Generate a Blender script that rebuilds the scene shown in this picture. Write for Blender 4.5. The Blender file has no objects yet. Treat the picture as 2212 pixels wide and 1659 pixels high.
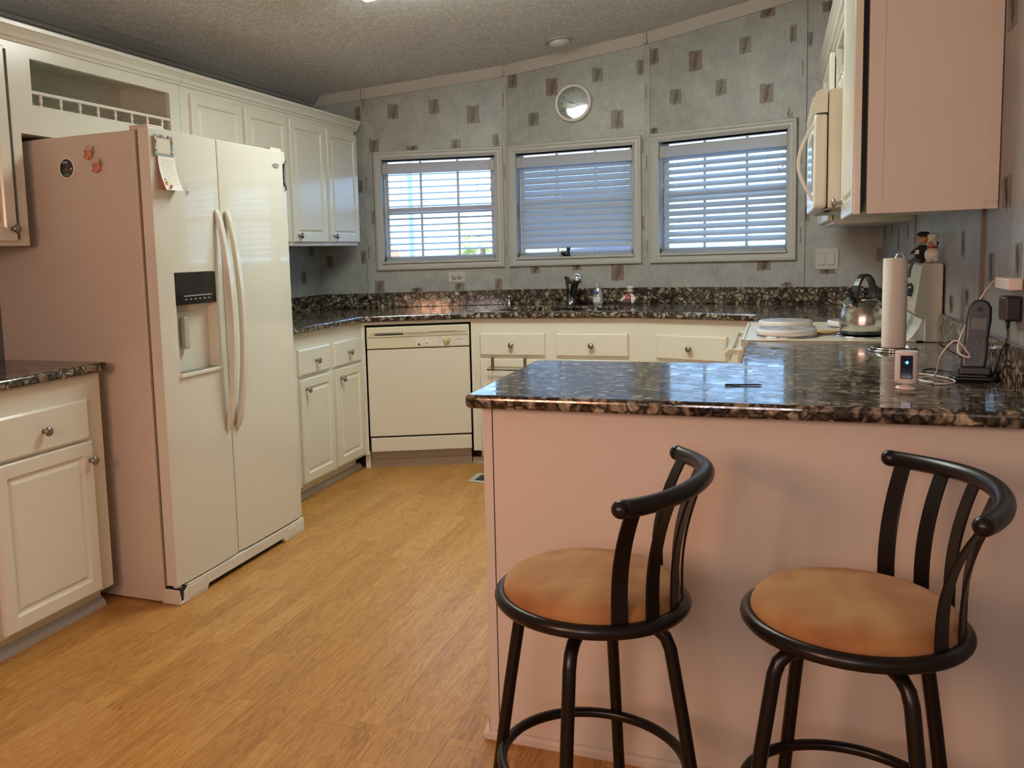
import bpy, math, random
from math import sin, cos, pi, radians, atan2, hypot
from mathutils import Vector, Matrix
random.seed(7)
SC = bpy.context.scene
COL = SC.collection
R = radians

# ------------------------------------------------------------------ materials
MATS = {}
def newmat(n):
    m = bpy.data.materials.new(n); m.use_nodes = True
    return m, m.node_tree.nodes, m.node_tree.links, m.node_tree.nodes['Principled BSDF']
def flat(n, c, rough=.5, metal=0., coat=0., noise=0., nscale=40, bump=0., spec=.5, alpha=1., trans=0., emis=None, es=0.):
    if n in MATS: return MATS[n]
    m, N, L, b = newmat(n)
    b.inputs['Base Color'].default_value = (*c, 1); b.inputs['Roughness'].default_value = rough
    b.inputs['Metallic'].default_value = metal; b.inputs['Coat Weight'].default_value = coat
    b.inputs['Specular IOR Level'].default_value = spec
    b.inputs['Transmission Weight'].default_value = trans; b.inputs['Alpha'].default_value = alpha
    if emis: b.inputs['Emission Color'].default_value = (*emis, 1); b.inputs['Emission Strength'].default_value = es
    if noise or bump:
        tc = N.new('ShaderNodeTexCoord'); nz = N.new('ShaderNodeTexNoise'); nz.inputs['Scale'].default_value = nscale
        nz.inputs['Detail'].default_value = 4; L.new(tc.outputs['Object'], nz.inputs['Vector'])
        if noise:
            mx = N.new('ShaderNodeMixRGB'); mx.inputs[1].default_value = (*[v*(1-noise) for v in c], 1)
            mx.inputs[2].default_value = (*[min(1, v*(1+noise)) for v in c], 1)
            L.new(nz.outputs['Fac'], mx.inputs[0]); L.new(mx.outputs[0], b.inputs['Base Color'])
        if bump:
            bp = N.new('ShaderNodeBump'); bp.inputs['Strength'].default_value = bump; bp.inputs['Distance'].default_value = .002
            L.new(nz.outputs['Fac'], bp.inputs['Height']); L.new(bp.outputs[0], b.inputs['Normal'])
    MATS[n] = m; return m
def ramp(N, stops, interp='LINEAR'):
    r = N.new('ShaderNodeValToRGB'); r.color_ramp.interpolation = interp
    e = r.color_ramp.elements
    while len(e) < len(stops): e.new(.5)
    for i, (p, c) in enumerate(stops): e[i].position = p; e[i].color = (*c, 1)
    return r
def granite():
    m, N, L, b = newmat('granite')
    tc = N.new('ShaderNodeTexCoord')
    nz = N.new('ShaderNodeTexNoise'); nz.inputs['Scale'].default_value = 20; nz.inputs['Detail'].default_value = 4
    L.new(tc.outputs['Object'], nz.inputs['Vector'])
    mix = N.new('ShaderNodeMixRGB'); mix.blend_type = 'LINEAR_LIGHT'; mix.inputs[0].default_value = .035
    L.new(tc.outputs['Object'], mix.inputs[1]); L.new(nz.outputs['Color'], mix.inputs[2])
    v1 = N.new('ShaderNodeTexVoronoi'); v1.inputs['Scale'].default_value = 34; L.new(mix.outputs[0], v1.inputs['Vector'])
    ve = N.new('ShaderNodeTexVoronoi'); ve.feature = 'DISTANCE_TO_EDGE'; ve.inputs['Scale'].default_value = 34; L.new(mix.outputs[0], ve.inputs['Vector'])
    v2 = N.new('ShaderNodeTexVoronoi'); v2.inputs['Scale'].default_value = 120; L.new(mix.outputs[0], v2.inputs['Vector'])
    sep = N.new('ShaderNodeSeparateColor'); L.new(v1.outputs['Color'], sep.inputs[0])
    r1 = ramp(N, [(0, (.035, .030, .026)), (.18, (.10, .080, .062)), (.36, (.20, .155, .115)), (.55, (.33, .27, .20)),
                  (.72, (.25, .20, .16)), (.86, (.38, .33, .25)), (1, (.30, .29, .26))])
    L.new(sep.outputs[0], r1.inputs[0])
    r2 = ramp(N, [(0, (.05, .04, .035)), (.10, (.30, .28, .25)), (.25, (1, 1, 1))]); L.new(ve.outputs['Distance'], r2.inputs[0])
    sm = N.new('ShaderNodeMapRange'); sm.inputs[1].default_value = 0; sm.inputs[2].default_value = .4
    L.new(ve.outputs['Distance'], r2.inputs[0])
    mul = N.new('ShaderNodeMixRGB'); mul.blend_type = 'MULTIPLY'; mul.inputs[0].default_value = 1
    L.new(r1.outputs[0], mul.inputs[1]); L.new(r2.outputs[0], mul.inputs[2])
    sep2 = N.new('ShaderNodeSeparateColor'); L.new(v2.outputs['Color'], sep2.inputs[0])
    r3 = ramp(N, [(0, (.35, .35, .35)), (.5, (.9, .9, .9)), (1, (1.45, 1.4, 1.3))]); L.new(sep2.outputs[1], r3.inputs[0])
    mul2 = N.new('ShaderNodeMixRGB'); mul2.blend_type = 'MULTIPLY'; mul2.inputs[0].default_value = .8
    L.new(mul.outputs[0], mul2.inputs[1]); L.new(r3.outputs[0], mul2.inputs[2])
    L.new(mul2.outputs[0], b.inputs['Base Color'])
    rr = N.new('ShaderNodeMapRange'); rr.inputs[3].default_value = .03; rr.inputs[4].default_value = .20; L.new(sep.outputs[1], rr.inputs[0]); L.new(rr.outputs[0], b.inputs['Roughness'])
    rs = N.new('ShaderNodeMapRange'); rs.inputs[3].default_value = .25; rs.inputs[4].default_value = .80; L.new(sep2.outputs[0], rs.inputs[0]); L.new(rs.outputs[0], b.inputs['Specular IOR Level'])
    b.inputs['IOR'].default_value = 1.55
    return m
def wood():
    m, N, L, b = newmat('laminate_oak')
    tc = N.new('ShaderNodeTexCoord')
    mp = N.new('ShaderNodeMapping'); mp.inputs['Rotation'].default_value = (0, 0, R(90)); L.new(tc.outputs['Object'], mp.inputs['Vector'])
    br = N.new('ShaderNodeTexBrick'); br.offset = .37; br.inputs['Scale'].default_value = 1; br.inputs['Brick Width'].default_value = .46
    br.inputs['Row Height'].default_value = .0655; br.inputs['Mortar Size'].default_value = .0006; br.inputs['Mortar Smooth'].default_value = .3
    br.inputs['Color1'].default_value = (0, 0, 0, 1); br.inputs['Color2'].default_value = (1, 1, 1, 1); br.inputs['Mortar'].default_value = (.5, .5, .5, 1)
    L.new(mp.outputs[0], br.inputs['Vector'])
    # wide boards every third strip
    br2 = N.new('ShaderNodeTexBrick'); br2.offset = .43; br2.inputs['Brick Width'].default_value = 1.38; br2.inputs['Scale'].default_value = 1
    br2.inputs['Row Height'].default_value = .1965; br2.inputs['Mortar Size'].default_value = .0011; br2.inputs['Mortar Smooth'].default_value = .2
    L.new(mp.outputs[0], br2.inputs['Vector'])
    # grain
    ad = N.new('ShaderNodeVectorMath'); ad.operation = 'MULTIPLY_ADD'
    L.new(br.outputs['Color'], ad.inputs[0]); ad.inputs[1].default_value = (3.1, 5.7, 2.3); L.new(mp.outputs[0], ad.inputs[2])
    g = N.new('ShaderNodeMapping'); g.inputs['Scale'].default_value = (1.0, 11, 1); L.new(ad.outputs[0], g.inputs['Vector'])
    nz = N.new('ShaderNodeTexNoise'); nz.inputs['Scale'].default_value = 3.2; nz.inputs['Detail'].default_value = 5; nz.inputs['Distortion'].default_value = 1.1
    L.new(g.outputs[0], nz.inputs['Vector'])
    wv = N.new('ShaderNodeMath'); wv.operation = 'MULTIPLY'; wv.inputs[1].default_value = 46; L.new(nz.outputs['Fac'], wv.inputs[0])
    sn = N.new('ShaderNodeMath'); sn.operation = 'SINE'; L.new(wv.outputs[0], sn.inputs[0])
    g2 = N.new('ShaderNodeMapping'); g2.inputs['Scale'].default_value = (5, 160, 1); L.new(ad.outputs[0], g2.inputs['Vector'])
    nf = N.new('ShaderNodeTexNoise'); nf.inputs['Scale'].default_value = 2; nf.inputs['Detail'].default_value = 3; L.new(g2.outputs[0], nf.inputs['Vector'])
    r = ramp(N, [(0, (.25, .10, .020)), (.35, (.40, .19, .045)), (.65, (.49, .25, .066)), (1, (.60, .35, .12))])
    f1 = N.new('ShaderNodeMath'); f1.operation = 'MULTIPLY_ADD'; f1.inputs[1].default_value = .20; f1.inputs[2].default_value = .5; L.new(sn.outputs[0], f1.inputs[0])
    sepb = N.new('ShaderNodeSeparateColor'); L.new(br.outputs['Color'], sepb.inputs[0])
    f2 = N.new('ShaderNodeMath'); f2.operation = 'MULTIPLY_ADD'; f2.inputs[1].default_value = .30; L.new(sepb.outputs[0], f2.inputs[0]); L.new(f1.outputs[0], f2.inputs[2])
    f3 = N.new('ShaderNodeMath'); f3.operation = 'MULTIPLY_ADD'; f3.inputs[1].default_value = .5; L.new(nf.outputs['Fac'], f3.inputs[0])
    f4 = N.new('ShaderNodeMath'); f4.operation = 'SUBTRACT'; f4.inputs[1].default_value = .40; L.new(f2.outputs[0], f4.inputs[0]); L.new(f4.outputs[0], f3.inputs[2])
    L.new(f3.outputs[0], r.inputs[0])
    dk = N.new('ShaderNodeMixRGB'); dk.blend_type = 'MULTIPLY'; L.new(br2.outputs['Fac'], dk.inputs[0]); L.new(r.outputs[0], dk.inputs[1]); dk.inputs[2].default_value = (.55, .48, .42, 1)
    L.new(dk.outputs[0], b.inputs['Base Color'])
    b.inputs['Roughness'].default_value = .34; b.inputs['Specular IOR Level'].default_value = .45
    bp = N.new('ShaderNodeBump'); bp.inputs['Strength'].default_value = .25; bp.inputs['Distance'].default_value = .001
    L.new(nf.outputs['Fac'], bp.inputs['Height']); L.new(bp.outputs[0], b.inputs['Normal'])
    return m
def popcorn():
    m, N, L, b = newmat('popcorn_ceiling')
    tc = N.new('ShaderNodeTexCoord')
    n0 = N.new('ShaderNodeTexNoise'); n0.inputs['Scale'].default_value = 60; n0.inputs['Detail'].default_value = 2
    n0.inputs['Distortion'].default_value = 1.6; L.new(tc.outputs['Object'], n0.inputs['Vector'])
    r = ramp(N, [(.40, (0, 0, 0)), (.60, (1, 1, 1))]); L.new(n0.outputs['Fac'], r.inputs[0])
    c = ramp(N, [(0, (.68, .70, .72)), (1, (.97, .98, .99))]); L.new(r.outputs[0], c.inputs[0])  # hollows darkened in the colour, relief shading painted in beside the bump
    L.new(c.outputs[0], b.inputs['Base Color']); b.inputs['Roughness'].default_value = .95
    bp = N.new('ShaderNodeBump'); bp.inputs['Strength'].default_value = .8; bp.inputs['Distance'].default_value = .007
    L.new(r.outputs[0], bp.inputs['Height']); L.new(bp.outputs[0], b.inputs['Normal'])
    return m
def paper(n, c1, c2, c3):
    m, N, L, b = newmat(n)
    tc = N.new('ShaderNodeTexCoord')
    a = N.new('ShaderNodeTexNoise'); a.inputs['Scale'].default_value = 7; a.inputs['Detail'].default_value = 6; a.inputs['Roughness'].default_value = .7
    L.new(tc.outputs['Object'], a.inputs['Vector'])
    r = ramp(N, [(.32, c1), (.5, c2), (.7, c3)]); L.new(a.outputs['Fac'], r.inputs[0])
    mp = N.new('ShaderNodeMapping'); mp.inputs['Scale'].default_value = (60, 60, 9); L.new(tc.outputs['Object'], mp.inputs['Vector'])
    f = N.new('ShaderNodeTexNoise'); f.inputs['Scale'].default_value = 2; f.inputs['Detail'].default_value = 3; L.new(mp.outputs[0], f.inputs['Vector'])
    r2 = ramp(N, [(.3, (.86, .86, .86)), (.6, (1, 1, 1))]); L.new(f.outputs['Fac'], r2.inputs[0])
    x = N.new('ShaderNodeMixRGB'); x.blend_type = 'MULTIPLY'; x.inputs[0].default_value = .8; L.new(r.outputs[0], x.inputs[1]); L.new(r2.outputs[0], x.inputs[2])
    L.new(x.outputs[0], b.inputs['Base Color']); b.inputs['Roughness'].default_value = .42
    return m
def suede():
    m, N, L, b = newmat('suede')
    tc = N.new('ShaderNodeTexCoord'); n = N.new('ShaderNodeTexNoise'); n.inputs['Scale'].default_value = 7; n.inputs['Detail'].default_value = 3; n.inputs['Distortion'].default_value = .8
    L.new(tc.outputs['Object'], n.inputs['Vector'])
    r = ramp(N, [(.35, (.25, .105, .036)), (.5, (.32, .155, .055)), (.68, (.38, .225, .085))]); L.new(n.outputs['Fac'], r.inputs[0])
    L.new(r.outputs[0], b.inputs['Base Color']); b.inputs['Roughness'].default_value = .9
    b.inputs['Sheen Weight'].default_value = .3; b.inputs['Sheen Roughness'].default_value = .5; b.inputs['Sheen Tint'].default_value = (.9, .6, .35, 1)
    n2 = N.new('ShaderNodeTexNoise'); n2.inputs['Scale'].default_value = 14; L.new(tc.outputs['Object'], n2.inputs['Vector'])
    bp = N.new('ShaderNodeBump'); bp.inputs['Strength'].default_value = .3; bp.inputs['Distance'].default_value = .004; L.new(n2.outputs['Fac'], bp.inputs['Height']); L.new(bp.outputs[0], b.inputs['Normal'])
    return m
def slatmat():
    m = bpy.data.materials.new('blind_vinyl'); m.use_nodes = True; N = m.node_tree.nodes; L = m.node_tree.links
    b = N['Principled BSDF']; b.inputs['Base Color'].default_value = (.50, .51, .50, 1); b.inputs['Roughness'].default_value = .35
    t = N.new('ShaderNodeBsdfTranslucent'); t.inputs[0].default_value = (.52, .72, .95, 1)
    x = N.new('ShaderNodeMixShader'); x.inputs[0].default_value = .27
    L.new(b.outputs[0], x.inputs[1]); L.new(t.outputs[0], x.inputs[2]); L.new(x.outputs[0], N['Material Output'].inputs[0])
    return m
def glassmat():
    m = bpy.data.materials.new('window_glass'); m.use_nodes = True; N = m.node_tree.nodes; L = m.node_tree.links
    N.remove(N['Principled BSDF'])
    t = N.new('ShaderNodeBsdfTransparent'); t.inputs[0].default_value = (.95, .97, .98, 1)
    g = N.new('ShaderNodeBsdfGlossy'); g.inputs['Roughness'].default_value = .02; x = N.new('ShaderNodeMixShader'); x.inputs[0].default_value = .07; L.new(t.outputs[0], x.inputs[1]); L.new(g.outputs[0], x.inputs[2])
    L.new(x.outputs[0], N['Material Output'].inputs[0]); return m

GRAN = granite(); WOOD = wood(); POP = popcorn(); SUEDE = suede(); SLAT = slatmat(); GLASS = glassmat()
PAPER = paper('wallpaper', (.27, .275, .26), (.335, .34, .325), (.40, .405, .385))
MOT_R = paper('wallpaper_mauve', (.14, .095, .082), (.185, .13, .112), (.24, .18, .155))
MOT_B = paper('wallpaper_brown', (.15, .125, .10), (.195, .165, .132), (.24, .21, .17))
MOT_G = paper('wallpaper_sage', (.145, .14, .12), (.19, .185, .158), (.24, .23, .20))
LEAF = flat('leaf_ink', (.065, .042, .036), .6)
CAB = flat('cream_paint', (.69, .675, .585), .22, noise=.02, nscale=6)
PANEL = flat('pale_panel', (.66, .61, .55), .45, noise=.03, nscale=5)
TRIM = flat('white_trim', (.44, .445, .425), .38)
CROWN = flat('crown_taupe', (.44, .41, .375), .5)
GREYTRIM = flat('grey_moulding', (.30, .305, .30), .45)
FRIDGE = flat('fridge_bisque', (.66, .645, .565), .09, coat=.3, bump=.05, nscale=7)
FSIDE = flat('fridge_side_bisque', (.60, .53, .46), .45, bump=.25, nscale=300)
ALMOND = flat('almond_enamel', (.68, .645, .53), .22)
ALMOND2 = flat('almond_plastic', (.60, .565, .43), .35)
DWDOOR = flat('dishwasher_panel', (.64, .61, .52), .28)
NICK = flat('brushed_nickel', (.33, .29, .24), .32, metal=1)
CHROME = flat('chrome', (.75, .74, .72), .12, metal=1)
STEEL = flat('stainless', (.55, .53, .49), .24, metal=1)
BLACK = flat('black_plastic', (.012, .012, .014), .3)
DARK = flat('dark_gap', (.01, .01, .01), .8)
IRON = flat('bronzed_black_steel', (.0065, .0042, .0042), .30, noise=.2, nscale=30, spec=.35)
WHITE = flat('white_plastic', (.74, .73, .70), .35)
PAPERW = flat('paper_white', (.82, .80, .74), .9, bump=.6, nscale=90)
SMOKE = flat('smoked_black_gloss', (.02, .02, .018), .07)
GREYP = flat('grey_plastic', (.28, .28, .26), .4)
PINK = flat('pig_pink', (.62, .27, .15), .5)
CREAM = flat('ceramic_white', (.78, .76, .70), .3)
RED = flat('ceramic_red', (.33, .02, .02), .3)
TAN = flat('tan_skin', (.50, .28, .15), .6)

# ------------------------------------------------------------------ mesh builder
class MB:
    def __init__(s): s.v = []; s.f = []; s.mi = []; s.sm = []; s.mats = []
    def mat(s, m):
        if m not in s.mats: s.mats.append(m)
        return s.mats.index(m)
    def face(s, idx, m=0, smooth=False): s.f.append(idx); s.mi.append(m); s.sm.append(smooth)
    def quad(s, a, b, c, d, m=None, smooth=False):
        n = len(s.v); s.v += [a, b, c, d]; s.face([n, n+1, n+2, n+3], s.mat(m) if m else 0, smooth); return s
    def box(s, x0, x1, y0, y1, z0, z1, m=None, M=None):
        x0, x1 = min(x0, x1), max(x0, x1); y0, y1 = min(y0, y1), max(y0, y1); z0, z1 = min(z0, z1), max(z0, z1)
        n = len(s.v); P = [(x0, y0, z0), (x1, y0, z0), (x1, y1, z0), (x0, y1, z0), (x0, y0, z1), (x1, y0, z1), (x1, y1, z1), (x0, y1, z1)]
        if M: P = [tuple(M @ Vector(p)) for p in P]
        s.v += P; k = s.mat(m) if m else 0
        for q in ((3, 2, 1, 0), (4, 5, 6, 7), (0, 1, 5, 4), (1, 2, 6, 5), (2, 3, 7, 6), (3, 0, 4, 7)): s.face([n+i for i in q], k)
        return s
    def prism(s, poly, z0, z1, m=None, M=None, axis='z', smooth=False):
        n = len(s.v); k = s.mat(m) if m else 0; N_ = len(poly)
        def P(p, z):
            q = {'z': (p[0], p[1], z), 'y': (p[0], z, p[1]), 'x': (z, p[0], p[1])}[axis]
            return tuple(M @ Vector(q)) if M else q
        s.v += [P(p, z0) for p in poly] + [P(p, z1) for p in poly]
        fl = axis == 'y'
        a = list(range(n, n+N_)); b_ = list(range(n+N_, n+2*N_))
        s.face(a if fl else a[::-1], k); s.face(b_[::-1] if fl else b_, k)
        for i in range(N_):
            j = (i+1) % N_; q = [n+i, n+j, n+N_+j, n+N_+i]; s.face(q[::-1] if fl else q, k, smooth)
        return s
    def lathe(s, prof, c=(0, 0, 0), seg=24, m=None, M=None, a0=0, a1=2*pi, cap=True):
        n = len(s.v); k = s.mat(m) if m else 0; full = abs(a1-a0-2*pi) < 1e-6; C = seg if full else seg+1
        for r, z in prof:
            for i in range(C):
                a = a0+(a1-a0)*i/seg; p = Vector((r*cos(a), r*sin(a), z)); p = M @ p if M else p
                s.v.append((p.x+c[0], p.y+c[1], p.z+c[2]))
        for j in range(len(prof)-1):
            for i in range(seg):
                i2 = (i+1) % C if full else i+1
                s.face([n+j*C+i, n+j*C+i2, n+(j+1)*C+i2, n+(j+1)*C+i], k, True)
        if full and cap:
            if prof[0][0] > 1e-5: s.face([n+i for i in range(C)][::-1], k)
            if prof[-1][0] > 1e-5: s.face([n+(len(prof)-1)*C+i for i in range(C)], k)
        return s
    def tube(s, pts, r, seg=10, m=None, closed=False, flatr=None, cap=True, rnd=False):
        k = s.mat(m) if m else 0; P = [Vector(p) for p in pts]; n0 = len(s.v); K = len(P)
        rr = r if isinstance(r, (list, tuple)) else [r]*K
        up = None; rings = []
        for i in range(K):
            a = P[(i-1) % K] if (closed or i > 0) else P[0]; b = P[(i+1) % K] if (closed or i < K-1) else P[-1]
            t = (b-a).normalized()
            if up is None: up = Vector((0, 0, 1)) if abs(t.z) < .9 else Vector((1, 0, 0))
            x = t.cross(up); 
            if x.length < 1e-6: x = t.cross(Vector((1, 0, 0)))
            x.normalize(); y = x.cross(t).normalized(); up = y
            rings.append((P[i], x, y))
        for (p, x, y), q in zip(rings, rr):
            for j in range(seg):
                a = 2*pi*j/seg; w = (flatr or 1)
                o = p+x*cos(a)*q+y*sin(a)*q*w; s.v.append(tuple(o))
        last = K if closed else K-1
        for i in range(last):
            i2 = (i+1) % K
            for j in range(seg):
                j2 = (j+1) % seg; s.face([n0+i*seg+j, n0+i2*seg+j, n0+i2*seg+j2, n0+i*seg+j2][::-1], k, True)
        if cap and not closed:
            s.face([n0+j for j in range(seg)], k); s.face([n0+(K-1)*seg+j for j in range(seg)][::-1], k)
        if rnd and not closed:
            s.ball(P[0], rr[0], m=m); s.ball(P[-1], rr[-1], m=m)
        return s
    def ball(s, c, r, m=None, sc=(1, 1, 1), seg=16, rings=10, M=None):
        prof = [(r*sin(pi*i/rings), -r*cos(pi*i/rings)) for i in range(rings+1)]
        T = Matrix.Diagonal((sc[0], sc[1], sc[2], 1)); T = (M @ T) if M else T
        return s.lathe(prof, c=tuple(c), seg=seg, m=m, M=T)
    def ribbon(s, pts, w, t, wd, m=None):
        # flat bar along pts; wd(i) = width direction per point
        k = s.mat(m) if m else 0; n0 = len(s.v); K = len(pts); P = [Vector(p) for p in pts]
        for i in range(K):
            tt = (P[min(i+1, K-1)]-P[max(i-1, 0)]).normalized(); x = Vector(wd(i)); x = (x-tt*x.dot(tt)).normalized(); y = tt.cross(x)
            for a, b in ((-1, -1), (1, -1), (1, 1), (-1, 1)): s.v.append(tuple(P[i]+x*a*w/2+y*b*t/2))
        for i in range(K-1):
            for j in range(4):
                j2 = (j+1) % 4; s.face([n0+i*4+j, n0+i*4+j2, n0+i*4+4+j2, n0+i*4+4+j], k)
        s.face([n0, n0+3, n0+2, n0+1], k); e = n0+(K-1)*4; s.face([e, e+1, e+2, e+3], k)
        return s
    def rings(s, x0, x1, z0, z1, prof, m=None):
        # concentric rectangles in the XZ plane, prof = [(inset, y)]
        k = s.mat(m) if m else 0; n0 = len(s.v)
        for d, y in prof: s.v += [(x0+d, y, z0+d), (x1-d, y, z0+d), (x1-d, y, z1-d), (x0+d, y, z1-d)]
        for i in range(len(prof)-1):
            for j in range(4):
                j2 = (j+1) % 4; s.face([n0+i*4+j, n0+i*4+j2, n0+i*4+4+j2, n0+i*4+4+j], k)
        e = n0+(len(prof)-1)*4; s.face([e, e+1, e+2, e+3], k); s.face([n0+3, n0+2, n0+1, n0], k)
        return s
    def build(s, name, m=None, parent=None, bevel=0, bseg=2, sub=0, smooth=False, **kw):
        me = bpy.data.meshes.new(name); me.from_pydata(s.v, [], s.f)
        ms = s.mats if s.mats else [m]
        if s.mats and m and m not in ms: pass
        for q in ms: me.materials.append(q)
        for p, i, q in zip(me.polygons, s.mi, s.sm): p.material_index = i; p.use_smooth = q or smooth
        me.update(); o = bpy.data.objects.new(name, me); COL.objects.link(o)
        if parent: o.parent = parent
        if bevel:
            b = o.modifiers.new('bevel', 'BEVEL'); b.width = bevel; b.segments = bseg; b.limit_method = 'ANGLE'; b.angle_limit = R(40); b.harden_normals = False
        if sub:
            u = o.modifiers.new('sub', 'SUBSURF'); u.levels = sub; u.render_levels = sub
        tag(o, **kw); return o
def tag(o, label=None, cat=None, group=None, kind=None):
    if label: o['label'] = label
    if cat: o['category'] = cat
    if group: o['group'] = group
    if kind: o['kind'] = kind
    return o
def thing(name, label, cat, loc=(0, 0, 0), rz=0, group=None):
    o = bpy.data.objects.new(name, None); COL.objects.link(o); o.location = loc; o.rotation_euler = (0, 0, rz); o.empty_display_size = .05
    return tag(o, label, cat, group)
def boolcut(o, cutters):
    for c in cutters:
        b = o.modifiers.new('cut', 'BOOLEAN'); b.operation = 'DIFFERENCE'; b.object = c; b.solver = 'EXACT'
        # cut before bevel
        while o.modifiers.find(b.name) > 0 and o.modifiers[0].type != 'BOOLEAN':
            o.modifiers.move(o.modifiers.find(b.name), 0)
    bpy.context.view_layer.update()
    dg = bpy.context.evaluated_depsgraph_get(); me = bpy.data.meshes.new_from_object(o.evaluated_get(dg), depsgraph=dg)
    o.modifiers.clear(); o.data = me
    for c in cutters: bpy.data.objects.remove(c)
def text(s_, size, M, m, name='lettering', parent=None, ext=.0004, align='CENTER', keep=True):
    cu = bpy.data.curves.new(name, 'FONT'); cu.body = s_; cu.size = size; cu.extrude = ext; cu.align_x = align; cu.align_y = 'CENTER'
    o = bpy.data.objects.new(name, cu); COL.objects.link(o); bpy.context.view_layer.update()
    dg = bpy.context.evaluated_depsgraph_get(); me = bpy.data.meshes.new_from_object(o.evaluated_get(dg), depsgraph=dg)
    bpy.data.objects.remove(o); me.transform(M)
    return me
def addmesh(mb, me, m):
    n = len(mb.v); k = mb.mat(m); mb.v += [tuple(v.co) for v in me.vertices]
    for p in me.polygons: mb.face([n+i for i in p.vertices], k)

# ------------------------------------------------------------------ room geometry
XL, XR = -2.8706, .5096
BW = [(XL, 5.2151), (-2.5364, 5.3027), (-1.6531, 5.5464), (-.7478, 5.5425), (.1182, 5.3079), (XR, 5.2189)]
CT = .914
def zc(x): return 2.622+.1075*x
YB = -3.2
def facetM(P, Q):
    d = Vector((Q[0]-P[0], Q[1]-P[1], 0)); return Matrix.Translation((P[0], P[1], 0)) @ Matrix.Rotation(atan2(d.y, d.x), 4, 'Z'), d.length, atan2(d.y, d.x)

MOT = [(0, 0.282, 0.319, 2.151, 2.241, 'B'), (0, 0.283, 0.318, 1.681, 1.768, 'B'), (0, 0.284, 0.322, 1.21, 1.298, 'B'), (0, 0.042, 0.095, 1.196, 1.276, 'G'), (1, 0.155, 0.228, 2.151, 2.245, 'G'), (1, 0.429, 0.495, 2.171, 2.264, 'B'), (1, 0.676, 0.757, 2.097, 2.209, 'R'), (1, 0.024, 0.088, 1.94, 2.025, 'B'), (1, 0.27, 0.348, 1.924, 1.971, 'G'), (1, 0.563, 0.63, 1.923, 2.002, 'G'), (1, 0.839, 0.881, 1.943, 2.023, 'B'), (1, 0.023, 0.048, 1.471, 1.558, 'B'), (1, 0.027, 0.092, 1.014, 1.094, 'B'), (1, 0.273, 0.349, 1.005, 1.038, 'R'), (1, 0.565, 0.628, 1.014, 1.064, 'G'), (1, 0.83, 0.88, 1.012, 1.087, 'B'), (2, 0.029, 0.092, 2.304, 2.395, 'B'), (2, 0.277, 0.354, 2.23, 2.338, 'R'), (2, 0.571, 0.639, 2.287, 2.37, 'G'), (2, 0.845, 0.89, 2.303, 2.39, 'B'), (2, 0.161, 0.228, 2.053, 2.135, 'G'), (2, 0.686, 0.762, 1.994, 2.105, 'R'), (2, 0.872, 0.891, 1.832, 1.92, 'B'), (2, 0.869, 0.888, 1.367, 1.453, 'B'), (2, 0.156, 0.22, 1.112, 1.158, 'G'), (2, 0.43, 0.491, 1.127, 1.158, 'B'), (2, 0.678, 0.756, 1.058, 1.158, 'R'), (3, 0.012, 0.074, 2.354, 2.443, 'B'), (3, 0.259, 0.339, 2.277, 2.389, 'R'), (3, 0.55, 0.618, 2.331, 2.42, 'G'), (3, 0.141, 0.212, 2.102, 2.187, 'G'), (3, 0.417, 0.48, 2.117, 2.207, 'B'), (3, 0.665, 0.741, 2.041, 2.149, 'R'), (3, 0.823, 0.859, 2.35, 2.439, 'B'), (3, 0.667, 0.746, 2.506, 2.561, 'R'), (3, 0.013, 0.069, 1.941, 1.976, 'B'), (3, 0.819, 0.846, 1.939, 1.971, 'B'), (3, 0.657, 0.734, 1.106, 1.16, 'R'), (3, 0.793, 0.852, 1.013, 1.034, 'B'), (4, 0.014, 0.044, 2.313, 2.39, 'G'), (4, 0.005, 0.043, 1.841, 1.923, 'G'), (4, 0.004, 0.042, 1.374, 1.454, 'G'), (4, 0.091, 0.174, 2.476, 2.533, 'R'), (4, 0.375, 0.398, 1.144, 1.217, 'B'), (4, 0.098, 0.176, 1.083, 1.11, 'R')]
MOT_L = [(5.074, 5.149, 1.269, 1.339), (4.959, 5.025, 1.094, 1.175)]
MOT_RT = [(5.033, 5.092, 1.261, 1.334), (4.76, 4.813, 1.278, 1.341), (4.498, 4.568, 1.207, 1.308), (4.205, 4.255, 1.261, 1.325), (2.986, 3.055, 1.2, 1.277), (2.76, 2.785, 1.216, 1.286), (2.602, 2.669, 1.14, 1.217), (2.338, 2.396, 1.163, 1.24), (3.14, 3.218, 1.02, 1.076), (2.917, 2.964, 1.061, 1.106), (2.469, 2.552, 1.747, 1.846), (2.459, 2.543, 1.324, 1.402)]
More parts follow.
